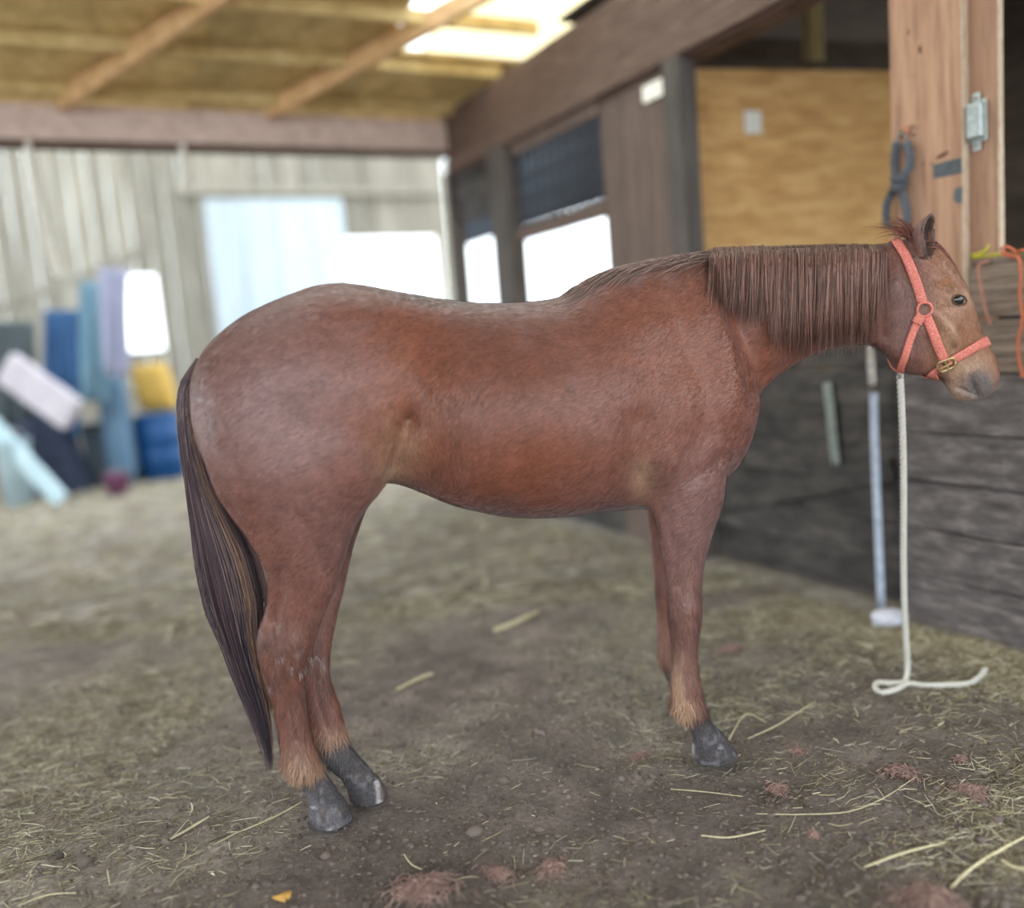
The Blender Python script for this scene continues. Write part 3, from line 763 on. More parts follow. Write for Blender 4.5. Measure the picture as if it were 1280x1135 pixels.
cc = mixc(cc, col(178, 150, 130), hd_*.8*np.clip((PX[:, 1]-PX[:, 0]*.45+82 - 0)/30-0, 0, 1)*(PX[:, 0] > 1180))
cc = mixc(cc, GREY, hd_*np.clip(1.7*g(1224, 482, 19, 18), 0, 1)); cc = mixc(cc, col(62, 56, 60), hd_*.9*np.exp(-((((PX[:, 0]-1217)+(PX[:, 1]-478)*-.42)/2.6)**2 + ((PX[:, 1]-479)/9)**2)))
cc = mixc(cc, DARK*.7, hd_*.8*g(1175, 474, 14, 7)); cc = mixc(cc, col(52, 40, 38), hd_*.9*g(1199, 375, 7.5, 5.5))
earm = (np.linalg.norm(np.cross(HV - EAR_N[0], (EAR_N[1]-EAR_N[0])/np.linalg.norm(EAR_N[1]-EAR_N[0])), axis=1) < .035) & (z_ > EAR_N[0][2]+.0)
inside = earm & (((HV - EAR_N[0]) @ (DS*.75-DL*.75)) < .02) & ((Nn @ (DS*.75-DL*.75)) > .15)
cc = mixc(cc, col(74, 56, 50), inside*.9)
_mud = leg*np.clip((mudline - z_)/.02, 0, 1)
cc = mixc(cc, col(84, 74, 70), _mud*np.clip(vnoise(HV, 42, 81)*1.2, 0, .8)); cc = mixc(cc, col(124, 120, 124), _mud*np.clip(vnoise(HV, 70, 82)*1.5-.5, 0, .6))
cc = cc*(1 + .10*nc[:, None])
M['coat'] = tint_mat('coat', .42, .45, 55, .14, .35, .2, (1, 1, .45))
M['hair'] = tint_mat('hair', .45, .4, 0)
horse = empty('horse', HO, 'chestnut horse with dark mane standing side-on across the barn aisle', 'horse')
body = mesh('body', HV, HF.astype(np.int32), M['coat'], horse, True, cc)
M['mud'] = tint_mat('mud', .85, .2, 140, .35, 0, .9)
body.data.materials.append(M['mud']); body.data.polygons.foreach_set('material_index', (_mud[HF[:, 0]] > .6).astype(np.int32))
bvh = BVHTree.FromPolygons([Vector(v) for v in HV], [tuple(int(i) for i in f) for f in HF])
def hit(x, y):
    d = Vector(ray(x, y)).normalized(); p, n, i, dist = bvh.ray_cast(Vector(EYE), d)
    return (None, None) if p is None else (np.array(p), np.array(n))
def snap(P, off):
    p, n, i, d = bvh.find_nearest(Vector(P)); return np.array(p) + np.array(n)*off, np.array(n)

# short coat hair -----------------------------------------------------
def coat_hair(n):
    a, b, c, d = (HV[HF[:, i]] for i in range(4)); ar = np.linalg.norm(np.cross(c-a, d-b), axis=1)
    ctr = (a+b+c+d)/4; sF, tF, zF = stl(ctr)
    w = ar*np.where(tF > .1, .25, 1)*np.where(zF < .085, 0, 1)*np.where(_mud[HF[:, 0]] > .5, .35, 1)*np.where(sF > 1.68, 1.8, 1)*np.where(zF < .55, 1.6, 1)
    fi = rng.choice(len(HF), n, p=w/w.sum()); u, v = rng.random(n), rng.random(n)
    P = (a[fi]*((1-u)*(1-v))[:, None] + b[fi]*(u*(1-v))[:, None] + c[fi]*(u*v)[:, None] + d[fi]*((1-u)*v)[:, None])
    vi = HF[fi, 0]; Nr = Nn[vi]; s, t, z = stl(P)
    lg = np.clip((.75-z)/.2, 0, 1); hdw = np.clip((s-1.68)/.08, 0, 1)
    D = HS*(-.85*(1-lg)*(1-hdw) + .35*hdw)[:, None] + UP*(-.45 - .55*lg - .5*hdw)[:, None]
    fl = np.exp(-(((s-.28)/.16)**2 + ((z-1.0)/.16)**2)); D = D + HS*(fl*.9)[:, None] + UP*(-.4*fl)[:, None]
    D = D + .22*rng.normal(size=(n, 3)) + .35*np.stack([vnoise(P, 6, 71), vnoise(P, 6, 72), vnoise(P, 6, 73)], 1)
    D -= Nr*(D*Nr).sum(1, keepdims=True); D /= np.linalg.norm(D, axis=1, keepdims=True)+1e-9
    L = .014*(1-hdw*.45)*(1+.5*lg*(z < .5))*np.where(z < .13, .5, 1)*(.6+.8*rng.random(n))
    fet = (np.abs(z-.21) < .04)*(s < np.where(s > .6, 1.07, .02)); L = L*(1+.9*fet)
    wd = .0007*(.7+.6*rng.random(n)); S = np.cross(D, Nr)
    lift = (.10+.14*rng.random(n))[:, None]
    p1 = P + D*(L*.5)[:, None] + Nr*lift*(L*.6)[:, None]; p2 = P + D*L[:, None] + Nr*lift*(L*.8)[:, None]
    V = np.stack([P - S*wd[:, None], P + S*wd[:, None], p1 + S*(wd*.8)[:, None], p1 - S*(wd*.8)[:, None], p2 - S*(wd*.15)[:, None], p2 + S*(wd*.15)[:, None]], 1).reshape(-1, 3)
    i = np.arange(n)[:, None]*6; Fq = np.concatenate([i + np.array([[0, 1, 2, 3]]), i + np.array([[3, 2, 5, 4]])])
    uu = np.column_stack([(P*S).sum(1)*150, (P*D).sum(1)*28]); k = np.clip(rng.normal(1.08, .24, n)*(1 + .30*vnoise(uu, 1, 91) + .16*vnoise(P, 30, 92)), .5, 2.0)[:, None]
    cl = np.repeat(np.clip(cc[vi]*k, 0, 1), 6, 0)
    return V, Fq, cl
V, Fq, cl = coat_hair(200000)
tag(mesh('coat_hair', V, Fq, M['hair'], horse, True, cl), kind='stuff')

# eye -------------------------------------------------------------------
M['eye'] = noise_mat('eye', srgb(20, 16, 18), srgb(46, 36, 34), (30, 30, 30), 3, .06, 0, spec=.8)
def ball(name, c, r, mat, parent, seg=20):
    secs = []
    V = [c + np.array([0, 0, r])]; Fc = []
    for i in range(1, seg//2):
        th = pi*i/(seg//2)
        for j in range(seg): V.append(c + r*np.array([sin(th)*cos(2*pi*j/seg), sin(th)*sin(2*pi*j/seg), cos(th)]))
    V.append(c - np.array([0, 0, r])); n = len(V)-1
    for j in range(seg):
        Fc.append((0, 1+j, 1+(j+1) % seg)); b = 1+(seg//2-2)*seg; Fc.append((n, b+(j+1) % seg, b+j))
        for i in range(seg//2-2):
            a = 1+i*seg+j; b2 = 1+i*seg+(j+1) % seg; Fc.append((a, a+seg, b2+seg, b2))
    return mesh(name, V, Fc, mat, parent, True)
pe, ne_ = hit(1199, 375.5)
ball('eye', pe - ne_*.0125, .0195, M['eye'], horse)
# lids
for sgn, mm in ((-1, 1), (1, 1)):
    pts = []
    for i in range(9):
        a = -pi + pi*i/8 if sgn < 0 else pi*i/8
        x = 1199 + 8.6*cos(a); y = 375.5 + (6.4 if sgn < 0 else 5.0)*sin(a)*1.0 + .12*(x-1199)
        p, n = hit(x, y)
        if p is not None: pts.append(p + n*.001)
    if len(pts) > 2: tube('eyelid', pts, .0032, M['lid'] if 'lid' in M else M.setdefault('lid', noise_mat('lid', srgb(70, 52, 46), srgb(120, 88, 70), (30, 30, 30), 3, .6, .1)), horse, 6, 3)

# mane ------------------------------------------------------------------
def hair_mesh(name, paths, r0, parent, cols, kind=None):
    paths = np.asarray(paths); N, Mm = paths.shape[:2]
    prof = np.interp(np.linspace(0, 1, Mm), [0, .1, .7, 1], [.8, 1, .8, .15])
    R = r0*prof[None]*(.7+.6*rng.random(N))[:, None]
    V, Fq = strands(paths, R, 3)
    return tag(mesh(name, V, Fq, M['hair'], parent, True, np.repeat(cols, Mm*3, 0)), kind=kind)
def hcol(n, a, b, amp=.25):
    f = rng.random(n)[:, None]; return np.clip((col(*a)*(1-f) + col(*b)*f)*np.clip(rng.normal(1, amp, n), .5, 1.7)[:, None], 0, 1)
bot = lambda x: np.interp(x, [888, 905, 930, 955, 975, 1000, 1030, 1060, 1085, 1104], [372, 386, 394, 402, 432, 440, 434, 428, 428, 402])
top = lambda x: np.interp(x, [888, 900, 950, 1000, 1050, 1090, 1106], [310, 307, 304, 302, 300.5, 301, 305])
paths = []
tries = 0
grid_cache = {}
def hitc(x, y):
    k = (round(x/2), round(y/2))
    if k not in grid_cache: grid_cache[k] = hit(k[0]*2, k[1]*2)
    return grid_cache[k]
NM = 3000
for i in range(NM):
    x0 = 892 + 211*rng.random() + rng.normal(0, 2.5) + (rng.random() < .08)*rng.normal(0, 6); cl_ = rng.normal(0, 3.0); wave = 6*sin(x0*.21) + 4*sin(x0*.53+1) + 2.5*sin(x0*1.3)
    y0 = top(x0); y1 = bot(np.clip(x0+wave, 889, 1104)) + rng.normal(0, 9) - abs(rng.normal(0, 14))
    lay = rng.random(); pts = []; lastd = None
    lock = 1.6*sin(x0*.9) ; drift = 2.0*sin(x0*.12) - 2
    Mx = 9
    for j in range(Mx):
        u = j/(Mx-1); x = x0 + (drift + lock)*u + cl_*u*u + wave*.3*u; y = y0 + (y1-y0)*u
        p, n = hitc(x, max(y, y0+6))
        if p is not None:
            dpt = p[1]; lastd = p[1] - (.010 + .020*lay + .010*max(0, sin(x0*.35))*u)*1.0 - .012*sin(pi*min(1, u*1.5))
            pts.append(at_depth(x, y, lastd))
        else:
            pts.append(at_depth(x, y, lastd if lastd is not None else 2.75))
    # the root sits on the crest, behind the fold
    r_ = pts[0].copy(); r_[1] += .035 + .02*rng.random(); r_[2] -= .006 + .006*rng.random()
    pts[0] = r_; q = (pts[0]+pts[1])/2; q[2] += .004 + .006*lay; pts.insert(1, q)
    paths.append(pts)
mc = hcol(NM, (84, 60, 54), (150, 110, 96), .22)
mane_ = hair_mesh('mane', paths, .0013, horse, mc, 'stuff')
# short mane lying back along the withers
paths = []; N2 = 900
for i in range(N2):
    u0 = rng.random(); x0 = 728 + 165*u0; y0 = np.interp(x0, [725, 745, 770, 800, 830, 860, 893], [360, 350, 340, 333, 328, 324, 319])
    t0 = -abs(rng.normal(0, .035)); L = 20 + 34*rng.random()*(.5+.5*u0); ang = radians(158 + rng.normal(0, 12) + 14*(1-u0)); lift = rng.random()
    y0 = y0 + 10*abs(rng.normal(0, .6)); pts = []
    for j in range(7):
        u = j/6; P_ = hp(x0 + cos(ang)*L*u, y0 + sin(ang)*L*u*.7 + 3*u*u, t0*(1+.6*u))
        q, n = snap(P_, .003 + .008*lift*sin(pi*min(1, u*1.15)))
        pts.append(q)
    paths.append(pts)
hair_mesh('short_mane', paths, .0011, horse, hcol(N2, (84, 60, 54), (150, 116, 104), .2), 'stuff')
# forelock tuft between the ears and wispy hair on the poll
paths = []; N3 = 260
for i in range(N3):
    f = rng.random(); b = dp(1136 + 30*f, 302 + 6*f, rng.normal(0, .02)); pts = []
    if f < .45: e = b + DS*(-.05+.03*rng.normal()) + UP*(.045+.02*rng.normal()) - DL*.02*rng.normal()
    else: e = b + DS*(.09+.03*rng.normal()) + UP*(-.05+.02*rng.normal()) - DL*.02*rng.normal()
    for j in range(6):
        u = j/5; p = b*(1-u) + e*u + UP*.02*sin(pi*u); pts.append(snap(p, .004)[0] if f >= .45 else p)
    paths.append(pts)
hair_mesh('forelock', paths, .0011, horse, hcol(N3, (104, 64, 56), (168, 104, 90), .2), 'stuff')

# tail ------------------------------------------------------------------
cl_t = np.array([(249, 449), (234, 484), (234, 515), (239, 560), (250, 605), (265, 650), (283, 700), (298, 760), (308, 820), (324, 870), (335, 915), (340, 968)], float)
half = np.array([3, 8, 9.5, 11, 15, 21, 30, 32, 21, 17, 12, 5], float)
cl_s = catmull(cl_t, 3); hw_s = np.interp(np.linspace(0, 1, len(cl_s)), np.linspace(0, 1, len(half)), half)
paths = []; NT = 4600; tcol = np.zeros((NT, 3))
tdep = np.interp(np.linspace(0, 1, len(cl_s)), [0, .2, .5, 1], [.0, -.01, .0, .02])
for i in range(NT):
    q = np.clip(rng.normal(0, .52), -1.2, 1.2); dq = rng.normal(0, .06); ua = .0 if rng.random() < .75 else rng.random()*.25; ub = np.clip(.55+.45*rng.beta(2.0, 1.5), 0, 1)
    if q > .35: ub = min(ub, .78 + .1*rng.random())
    lag = (rng.random()-.5)*2; pts = []
    qq = q + .08*sin(q*23)
    for j in range(13):
        u = ua + (ub-ua)*j/12; f = u*(len(cl_s)-1); k = min(int(f), len(cl_s)-2); w = f-k
        c = cl_s[k]*(1-w) + cl_s[k+1]*w; h = hw_s[k]*(1-w) + hw_s[k+1]*w
        tn = cl_s[k+1]-cl_s[k]; tn /= np.linalg.norm(tn); nrm = np.array([-tn[1], tn[0]])*-1
        off = (qq + dq*sin(u*9))*h
        x, y = c + nrm*off*1.0
        dpth = tdep[k]*(1-w)+tdep[k+1]*w + lag*h*.0016*sqrt(max(0, 1-min(1, q*q)))
        pts.append(hp(x, y, dpth))
    paths.append(pts)
    st_ = sin(q*11+1.2)*.5+.5
    st_ = np.clip(st_ + rng.normal(0, .25), 0, 1); base = col(72, 63, 70)[0]*(1-st_) + col(138, 112, 108)[0]*st_
    if .25 < q < .75 and rng.random() < .55: base = col(158, 124, 104)[0]
    if q < -.1 and rng.random() < .6: base = col(88, 66, 70)[0]
    if q < .2 and ub > .8 and rng.random() < .5: base = col(56, 56, 68)[0]
    tcol[i] = np.clip(base*np.clip(rng.normal(1, .2), .5, 1.6), 0, 1)
hair_mesh('tail', paths, .00115, horse, tcol, 'stuff')
# ------------------------------------------------------------------ halter
def mirror(P): return P - 2*np.dot(P - HD0, DL)*DL
def strap(name, pts, nrm, width, mat, parent, closed=False, thick=.0035):
    pts = np.array(pts); nrm = np.array(nrm)
    pts = catmull(pts, 4); nrm = catmull(nrm, 4); nrm /= np.linalg.norm(nrm, axis=1, keepdims=True)
    T = np.gradient(pts, axis=0); T /= np.linalg.norm(T, axis=1, keepdims=True)+1e-9
    W = np.cross(T, nrm); W /= np.linalg.norm(W, axis=1, keepdims=True)+1e-9
    V = np.stack([pts + W*width/2, pts + W*width/2 + nrm*thick, pts + W*width*.2 + nrm*thick*1.25, pts - W*width*.2 + nrm*thick*1.25, pts - W*width/2 + nrm*thick, pts - W*width/2], 1).reshape(-1, 3)
    n = len(pts); Fc = []
    for i in range(n-1):
        for j in range(6): Fc.append((i*6+j, i*6+(j+1) % 6, i*6+6+(j+1) % 6, i*6+6+j))
    Fc += [tuple(range(6))[::-1], tuple(range((n-1)*6, n*6))]
    return mesh(name, V, Fc, mat, parent, True)
def on_head(pxs, off=.004):
    P, Nn_ = [], []
    for x, y in pxs:
        p, n = hit(x, y)
        if p is None: p = dp(x, y); p, n = snap(p, 0)
        P.append(p + n*off); Nn_.append(n)
    return P, Nn_
def over(P, Nn_, off=.004, extra=None):
    """carry a strap over to the far side of the head"""
    Q, QN = [], []
    for p in (extra or []):
        q, n = snap(np.array(p), off); Q.append(q); QN.append(n)
    for p in P[::-1]:
        q, n = snap(mirror(p), off); Q.append(q); QN.append(n)
    return P + Q, Nn_ + QN
pr, nr = hit(1155, 387)
halter = empty('halter', pr, 'coral red webbing halter buckled on the head of the chestnut horse', 'halter')
P, Nr = on_head([(1153, 380), (1147, 360), (1140, 341), (1132, 322), (1124, 309)]); Pm, Nm = over(P, Nr, .005, [dp(1117, 300, 0) + UP*.02])
strap('crown_strap', Pm, Nm, .027, M['coral'], halter)
P, Nr = on_head([(1150, 397), (1143, 410), (1136, 428), (1131, 445), (1127, 458)]); Pm, Nm = over(P, Nr, .005, [dp(1124, 466, 0)])
strap('throat_strap', Pm, Nm, .021, M['coral'], halter)
P, Nr = on_head([(1151, 395), (1148, 399), (1145, 404)], .009); strap('strap_keeper', P, Nr, .030, M['coral'], halter)
P, Nr = on_head([(1158, 396), (1165, 413), (1172, 431), (1180, 450)]); strap('cheek_strap', P, Nr, .026, M['coral'], halter)
Pm_, Nm_ = [], []
for p, n in zip(P[::-1], Nr[::-1]):
    q, n = snap(mirror(p), .005); Pm_.append(q); Nm_.append(n)
strap('cheek_strap', Pm_, Nm_, .026, M['coral'], halter)
P, Nr = on_head([(1184, 452), (1198, 445), (1212, 437), (1224, 430)], .005); Pm, Nm = over(P, Nr, .006, [dp(1237, 424, 0)])
strap('noseband', Pm, Nm, .029, M['coral'], halter)
P, Nr = on_head([(1180, 456), (1172, 461), (1164, 466)], .005); Pm, Nm = over(P, Nr, .006, [dp(1166, 478, 0)])
strap('chin_strap', Pm, Nm, .026, M['coral'], halter)
def torus_pts(c, n, r, k=20, sq=0, ux=None, rx=None):
    n = n/np.linalg.norm(n); u = ux if ux is not None else np.cross(n, UP); u = u - n*np.dot(u, n); u /= np.linalg.norm(u); v = np.cross(n, u)
    out = []
    for i in range(k+1):
        a = 2*pi*i/k; ca, sa = cos(a), sin(a)
        if sq: ca = math.copysign(abs(ca)**.35, ca); sa = math.copysign(abs(sa)**.35, sa)
        out.append(c + u*ca*(rx or r) + v*sa*r)
    return out
tube('halter_ring', torus_pts(pr + nr*.008, nr, .020), .0042, M['coral'], halter, 8, 2)['label'] = 'coral coated round ring'
pb, nbk = hit(1182, 454); uxd = hit(1196, 446)[0] - pb
bkl = tube('buckle', torus_pts(pb + nbk*.009, nbk, .018, 20, 1, uxd, .023), .0040, M['brass'], halter, 8, 2); bkl['label'] = 'pale brass square buckle'
uxn = uxd/np.linalg.norm(uxd); vv = np.cross(nbk, uxn)
tube('buckle_prong', [pb + nbk*.011 - uxn*.024, pb + nbk*.012, pb + nbk*.011 + uxn*.022], .0026, M['brass'], bkl, 6, 2)
tube('square_ring', torus_pts(pb + nbk*.008 - uxn*.010 + vv*0, nbk, .021, 20, 1, uxd, .010), .0032, M['brass'], halter, 8, 2)

# white lead rope -------------------------------------------------------
pj, nj = hit(1126, 460)
lead = empty('lead_rope', ground(1134, 855), 'white lead rope hanging from the halter and trailing on the ground', 'rope')
g0 = ground(1134, 850); jaw = snap(dp(1125, 466, 0), .006)[0]
gp = lambda x, y, h=.010: ground(x, y) + UP*(h + float(gh(np.array([ground(x, y)[0]]), np.array([ground(x, y)[1]]))[0]))
topp = at_depth(1125, 468, jaw[1])
vert = [topp*(1-u) + (g0+UP*.012)*u + np.array([.004*sin(7*u), 0, 0]) for u in np.linspace(0, .97, 9)]
path = vert + [gp(1130, 856), gp(1112, 858), gp(1098, 857), gp(1094, 863), gp(1103, 868), gp(1122, 865), gp(1136, 858), gp(1160, 861), gp(1190, 862), gp(1212, 858), gp(1226, 850), gp(1232, 843)]
def rope(name, pts, r, mat, parent, twist=60, sub=8):
    """three twisted strands"""
    pts = catmull(np.asarray(pts, float), sub); L = np.concatenate([[0], np.cumsum(np.linalg.norm(np.diff(pts, axis=0), axis=1))])
    n = max(12, int(L[-1]/.006)); q = np.stack([np.interp(np.linspace(0, L[-1], n), L, pts[:, k]) for k in range(3)], 1)
    T = np.gradient(q, axis=0); T /= np.linalg.norm(T, axis=1, keepdims=True); A = np.cross(T, [.21, .93, .3]); A /= np.linalg.norm(A, axis=1, keepdims=True); B = np.cross(T, A)
    VV, FF = [], []; o = 0
    for s in range(3):
        a = np.linspace(0, L[-1], n)*twist + s*2*pi/3
        c = q + (A*np.cos(a)[:, None] + B*np.sin(a)[:, None])*r*.5
        V, Fc = strands(c[None], np.full((1, n), r*.56), 5); VV.append(V); FF.append(Fc+o); o += len(V)
    return mesh(name, np.vstack(VV), np.vstack(FF).astype(np.int32), mat, parent, True)
rope('rope', path, .0105, M['white_rope'], lead, 130)
tube('snap_hook', [topp + UP*.012, topp - UP*.012], .008, M['steel'], lead, 8, 1)

# things on the post ----------------------------------------------------
def fp(x, y, off=.012): return st(x, y, off)
tie = empty('tie_rope', fp(1128, 168), 'dark braided rope with a looped end hanging from the ring on the plank post', 'rope')
rope('rope', [fp(1121, 178, .035), fp(1119, 195, .04), fp(1119, 212, .04), fp(1121, 228, .045), fp(1115, 240, .045), fp(1109, 255, .04), fp(1108, 272, .035), fp(1110, 284, .03)], .017, M['black_rope'], tie, 70)
rope('rope', [fp(1134, 178, .035), fp(1137, 192, .04), fp(1137, 208, .04), fp(1128, 222, .05), fp(1124, 232, .05), fp(1129, 245, .045), fp(1133, 262, .04), fp(1134, 280, .035), fp(1133, 296, .03)], .017, M['black_rope'], tie, 70)
rope('knot', [fp(1117, 224, .04), fp(1125, 222, .07), fp(1131, 229, .05), fp(1124, 236, .07), fp(1117, 231, .05)], .017, M['black_rope'], tie, 70)
tube('clip', torus_pts(fp(1127, 174, .03), FN, .022, 16, 0, FD, .024), .0045, M['steel'], tie, 8, 2)
bolt = empty('eye_bolt', fp(1131, 164), 'rusty eye bolt bracket screwed into the plank post above the dark rope', 'bolt')
box('plate', fp(1132, 163, .012), FD*.024, FN*.004, UP*.016, noise_mat('rusty', srgb(150, 92, 70), srgb(206, 150, 124), (30, 30, 30), 3, .6, .3, metal=.3), bolt, .002)
tube('eye', torus_pts(fp(1127, 168, .024), FD, .014, 14), .0045, M['steel'], bolt, 8, 2)
for x, y in ((1141, 158), (1141, 168)):
    tube('screw', [fp(x, y, .008), fp(x, y, .020)], .006, M['steel'], bolt, 8, 1)
def patch(name, pxs, off, label):
    top_ = [fp(x, y, off) for x, y in pxs]; bot_ = [p - FN*.0015 for p in top_]; n = len(top_)
    o = mesh(name, top_ + bot_, [tuple(range(n)), tuple(range(2*n-1, n-1, -1))] + [(i, (i+1) % n, n+(i+1) % n, n+i) for i in range(n)], M['tape'])
    return tag(o, label, 'tape', 'tape on the post')
patch('tape_patch', [(1166, 206), (1184, 201), (1202, 197), (1202, 216), (1184, 220), (1167, 223)], .0105, 'longer strip of grey duct tape on the plank post')
patch('tape_patch', [(1194, 235), (1203, 233), (1203, 254), (1195, 254), (1191, 248)], .0105, 'short square bit of grey duct tape below the longer strip')
hk = fp(1200, 211, .012)
jb = empty('junction_box', fp(1222, 152, -.03), 'grey metal junction box screwed to the plank post', 'box')
def jbp(x, y, o): return fp(x, y, o)
c = fp(1223.5, 152, -.03)
box('back_plate', c + FN*.006, FD*.036, FN*.003, UP*.074, M['galv'], jb, .004)
box('cover', c + FN*.024 + FD*.004, FD*.030, FN*.016, UP*.062, M['galv'], jb, .006)
for s in (-1, 1):
    V, Fc = box_vf(c + UP*.084*s + FN*.004 - FD*.006, FD*.016, FN*.0025, UP*.018); mesh('lug', V, Fc, M['galv'], jb)
    tube('screw', [c + UP*.084*s - FD*.006, c + UP*.084*s - FD*.006 + FN*.012], .006, M['steel'], jb, 8, 1)

# twine and hay on the top board ----------------------------------------
def tp(x, y, off=0.0): return st(x, y, off)
tw = empty('baling_twine', tp(1274, 322), 'bright orange baling twine hanging down the boards at the right edge', 'twine')
rope('twine', [tp(1248, 316, -.06), tp(1262, 320, -.02), tp(1273, 322, .012), tp(1276, 340, .016), tp(1275, 370, .016), tp(1278, 400, .016), tp(1273, 425, .016), tp(1274, 450, .016), tp(1279, 472, .016)], .0055, M['orange_twine'], tw, 150)
for pts in ([(1262, 318, -.03), (1252, 312, -.01), (1258, 308, .0), (1270, 314, -.02)], [(1268, 318, .0), (1278, 312, .01), (1290, 318, -.02)]):
    rope('loose_end', [tp(*p) for p in pts], .0045, M['orange_twine'], tw, 150)
tw2 = empty('baling_twine', tp(1222, 335), 'thin faded pink twine hanging over the weathered top board beside the post', 'twine')
rope('twine', [tp(1254, 322, -.08), tp(1238, 326, -.03), tp(1225, 330, .010), tp(1223, 338, .012), tp(1226, 358, .010), tp(1231, 385, .008), tp(1238, 406, .008)], .0045, srgb and noise_mat('pink_twine', srgb(176, 116, 96), srgb(214, 152, 130), (60, 60, 60), 3, .8, .3), tw2, 150)
tw3 = empty('baling_twine', tp(1230, 322, -.06), 'yellow green twine lying on the top board against the post', 'twine')
for pts in ([(1214, 319, -.02), (1226, 317, -.04), (1240, 318, -.05), (1254, 316, -.06)], [(1222, 318, -.02), (1234, 313, -.04), (1246, 315, -.04), (1252, 320, -.05)], [(1216, 322, -.02), (1232, 320, -.02), (1250, 318, -.04)], [(1230, 315, -.03), (1240, 303, -.04), (1250, 292, -.045)]):
    rope('twine', [tp(*p) for p in pts], .0050, M['yellow_twine'], tw3, 150)
hw_ = []
for i in range(60):
    x = 1212 + 66*rng.random(); a = rng.uniform(0, 2*pi); L = rng.uniform(.03, .09); p0 = sp(kz(x, 325)[0], 1.468, -.05 - .04*rng.random())
    d = FD*cos(a)*L + FN*sin(a)*L*.5 + UP*rng.uniform(-.1, .35)*L; hw_.append([p0 - d*.5 + UP*.006, p0 + UP*(.010*rng.random()), p0 + d*.3 + UP*.004, p0 + d*.5])
V, Fq = strands(np.maximum(np.array(hw_), -9), np.full((60, 4), .0014), 3)
tag(mesh('hay_wisps', V, Fq, tint_mat('wisp', .7, .25), None, False, np.array(srgb(176, 156, 104))), kind='stuff')

# straps by the half door -----------------------------------------------
so = empty('hanging_strap', tp(1092, 440, -.02), 'pale blue grey strap hanging at the latch end of the dark half door', 'strap')
pts = [tp(1090, 455, .01), tp(1092, 480, .02), tp(1094, 560, .02), tp(1098, 660, .02), tp(1102, 760, .015)]
strap('webbing', pts, [FN]*5, .042, M['blue_strap'], so)
tube('buckle', [tp(1088, 430, .02), tp(1090, 455, .025), tp(1092, 490, .03)], [.016, .022, .02], M['steel'], so, 8, 3)
rg = gp(1112, 780, .02)
def lump(name, c, r, mat, seed, squash=.5, parent=None):
    bm = bmesh.new(); bmesh.ops.create_icosphere(bm, subdivisions=3, radius=1)
    V = np.array([v.co for v in bm.verts]); Fc = [tuple(v.index for v in f.verts) for f in bm.faces]; bm.free()
    k = 1 + .22*vnoise(V, 1.6, seed) + .12*vnoise(V, 4, seed+1)
    V = V*k[:, None]*np.array([r, r, r*squash]) if np.isscalar(r) else V*k[:, None]*np.array(r)
    return mesh(name, V + np.asarray(c), Fc, mat, parent, True)
tag(lump('crumpled_rag', rg + UP*.01, (.075, .05, .035), noise_mat('rag', srgb(190, 190, 204), srgb(222, 222, 234), (20, 20, 20), 3, .9, .4), 5), 'crumpled white rag on the hay below the pale hanging strap', 'rag')
gs = empty('tie_strap', tp(1042, 480, -.02), 'short grey green strap hanging in the middle of the dark half door', 'strap')
strap('webbing', [tp(1034, 478, -.07), tp(1038, 510, -.06), tp(1041, 545, -.06), tp(1046, 582, -.065)], [FN]*4, .055, M['green_strap'], gs)

# notes pinned up ---------------------------------------------------------
M['paper'] = noise_mat('paper', srgb(238, 232, 220), srgb(250, 246, 238), (4, 4, 4), 3, .7, .1)
pn = on_plane(941, 153, pw(0, 0, .02), PNrm)
tag(box('paper_note', pn, PD*.055, PNrm*.003, UP*.062, M['paper'], None, .001), 'small square white paper note on the plywood sheet', 'note')
pn = st(817, 113, -.03)
tag(box('paper_tag', pn, FD*.10, FN*.003, UP*.045, M['paper'], None, .001), 'pale tag near the top of the brown stall panel', 'tag')

# things along the far wall at the left ------------------------------------
def lathe(name, c, prof, mat, parent, seg=28):
    V = []; Fc = []
    for r, z in prof:
        for j in range(seg): V.append(np.asarray(c) + np.array([r*cos(2*pi*j/seg), r*sin(2*pi*j/seg), z]))
    for i in range(len(prof)-1):
        for j in range(seg): a = i*seg+j; b = i*seg+(j+1) % seg; Fc.append((a, b, b+seg, a+seg))
    Fc.append(tuple(range(seg))[::-1]); n = (len(prof)-1)*seg; Fc.append(tuple(range(n, n+seg)))
    return mesh(name, V, Fc, mat, parent, True)
def floor_at(x, y):
    p = ground(x, y); p[2] = float(gh(p[:1], p[1:2])[0]); return p
M['blue_plastic'] = noise_mat('blue_plastic', srgb(12, 62, 112), srgb(22, 78, 132), (4, 4, 4), 3, .4, .05)
M['yellow_bag'] = noise_mat('yellow_bag', srgb(172, 138, 62), srgb(196, 160, 84), (3, 3, 3), 3, .6, .3)
M['lightblue_bag'] = noise_mat('lightblue_bag', srgb(82, 112, 140), srgb(108, 136, 160), (3, 3, 3), 3, .6, .3)
M['grey_plastic'] = noise_mat('grey_plastic', srgb(68, 76, 86), srgb(88, 98, 108), (3, 3, 3), 3, .5, .1)
M['navy_cloth'] = noise_mat('navy_cloth', srgb(34, 38, 52), srgb(52, 60, 80), (3, 3, 3), 3, .9, .4)
M['blue_cloth'] = noise_mat('blue_cloth', srgb(34, 60, 94), srgb(52, 84, 120), (3, 3, 1), 3, .9, .4)
M['dark_cloth'] = noise_mat('dark_cloth', srgb(52, 58, 60), srgb(76, 84, 86), (3, 3, 1), 3, .9, .4)
M['teal_cloth'] = noise_mat('teal_cloth', srgb(84, 116, 134), srgb(112, 140, 154), (3, 3, 1), 3, .9, .4)
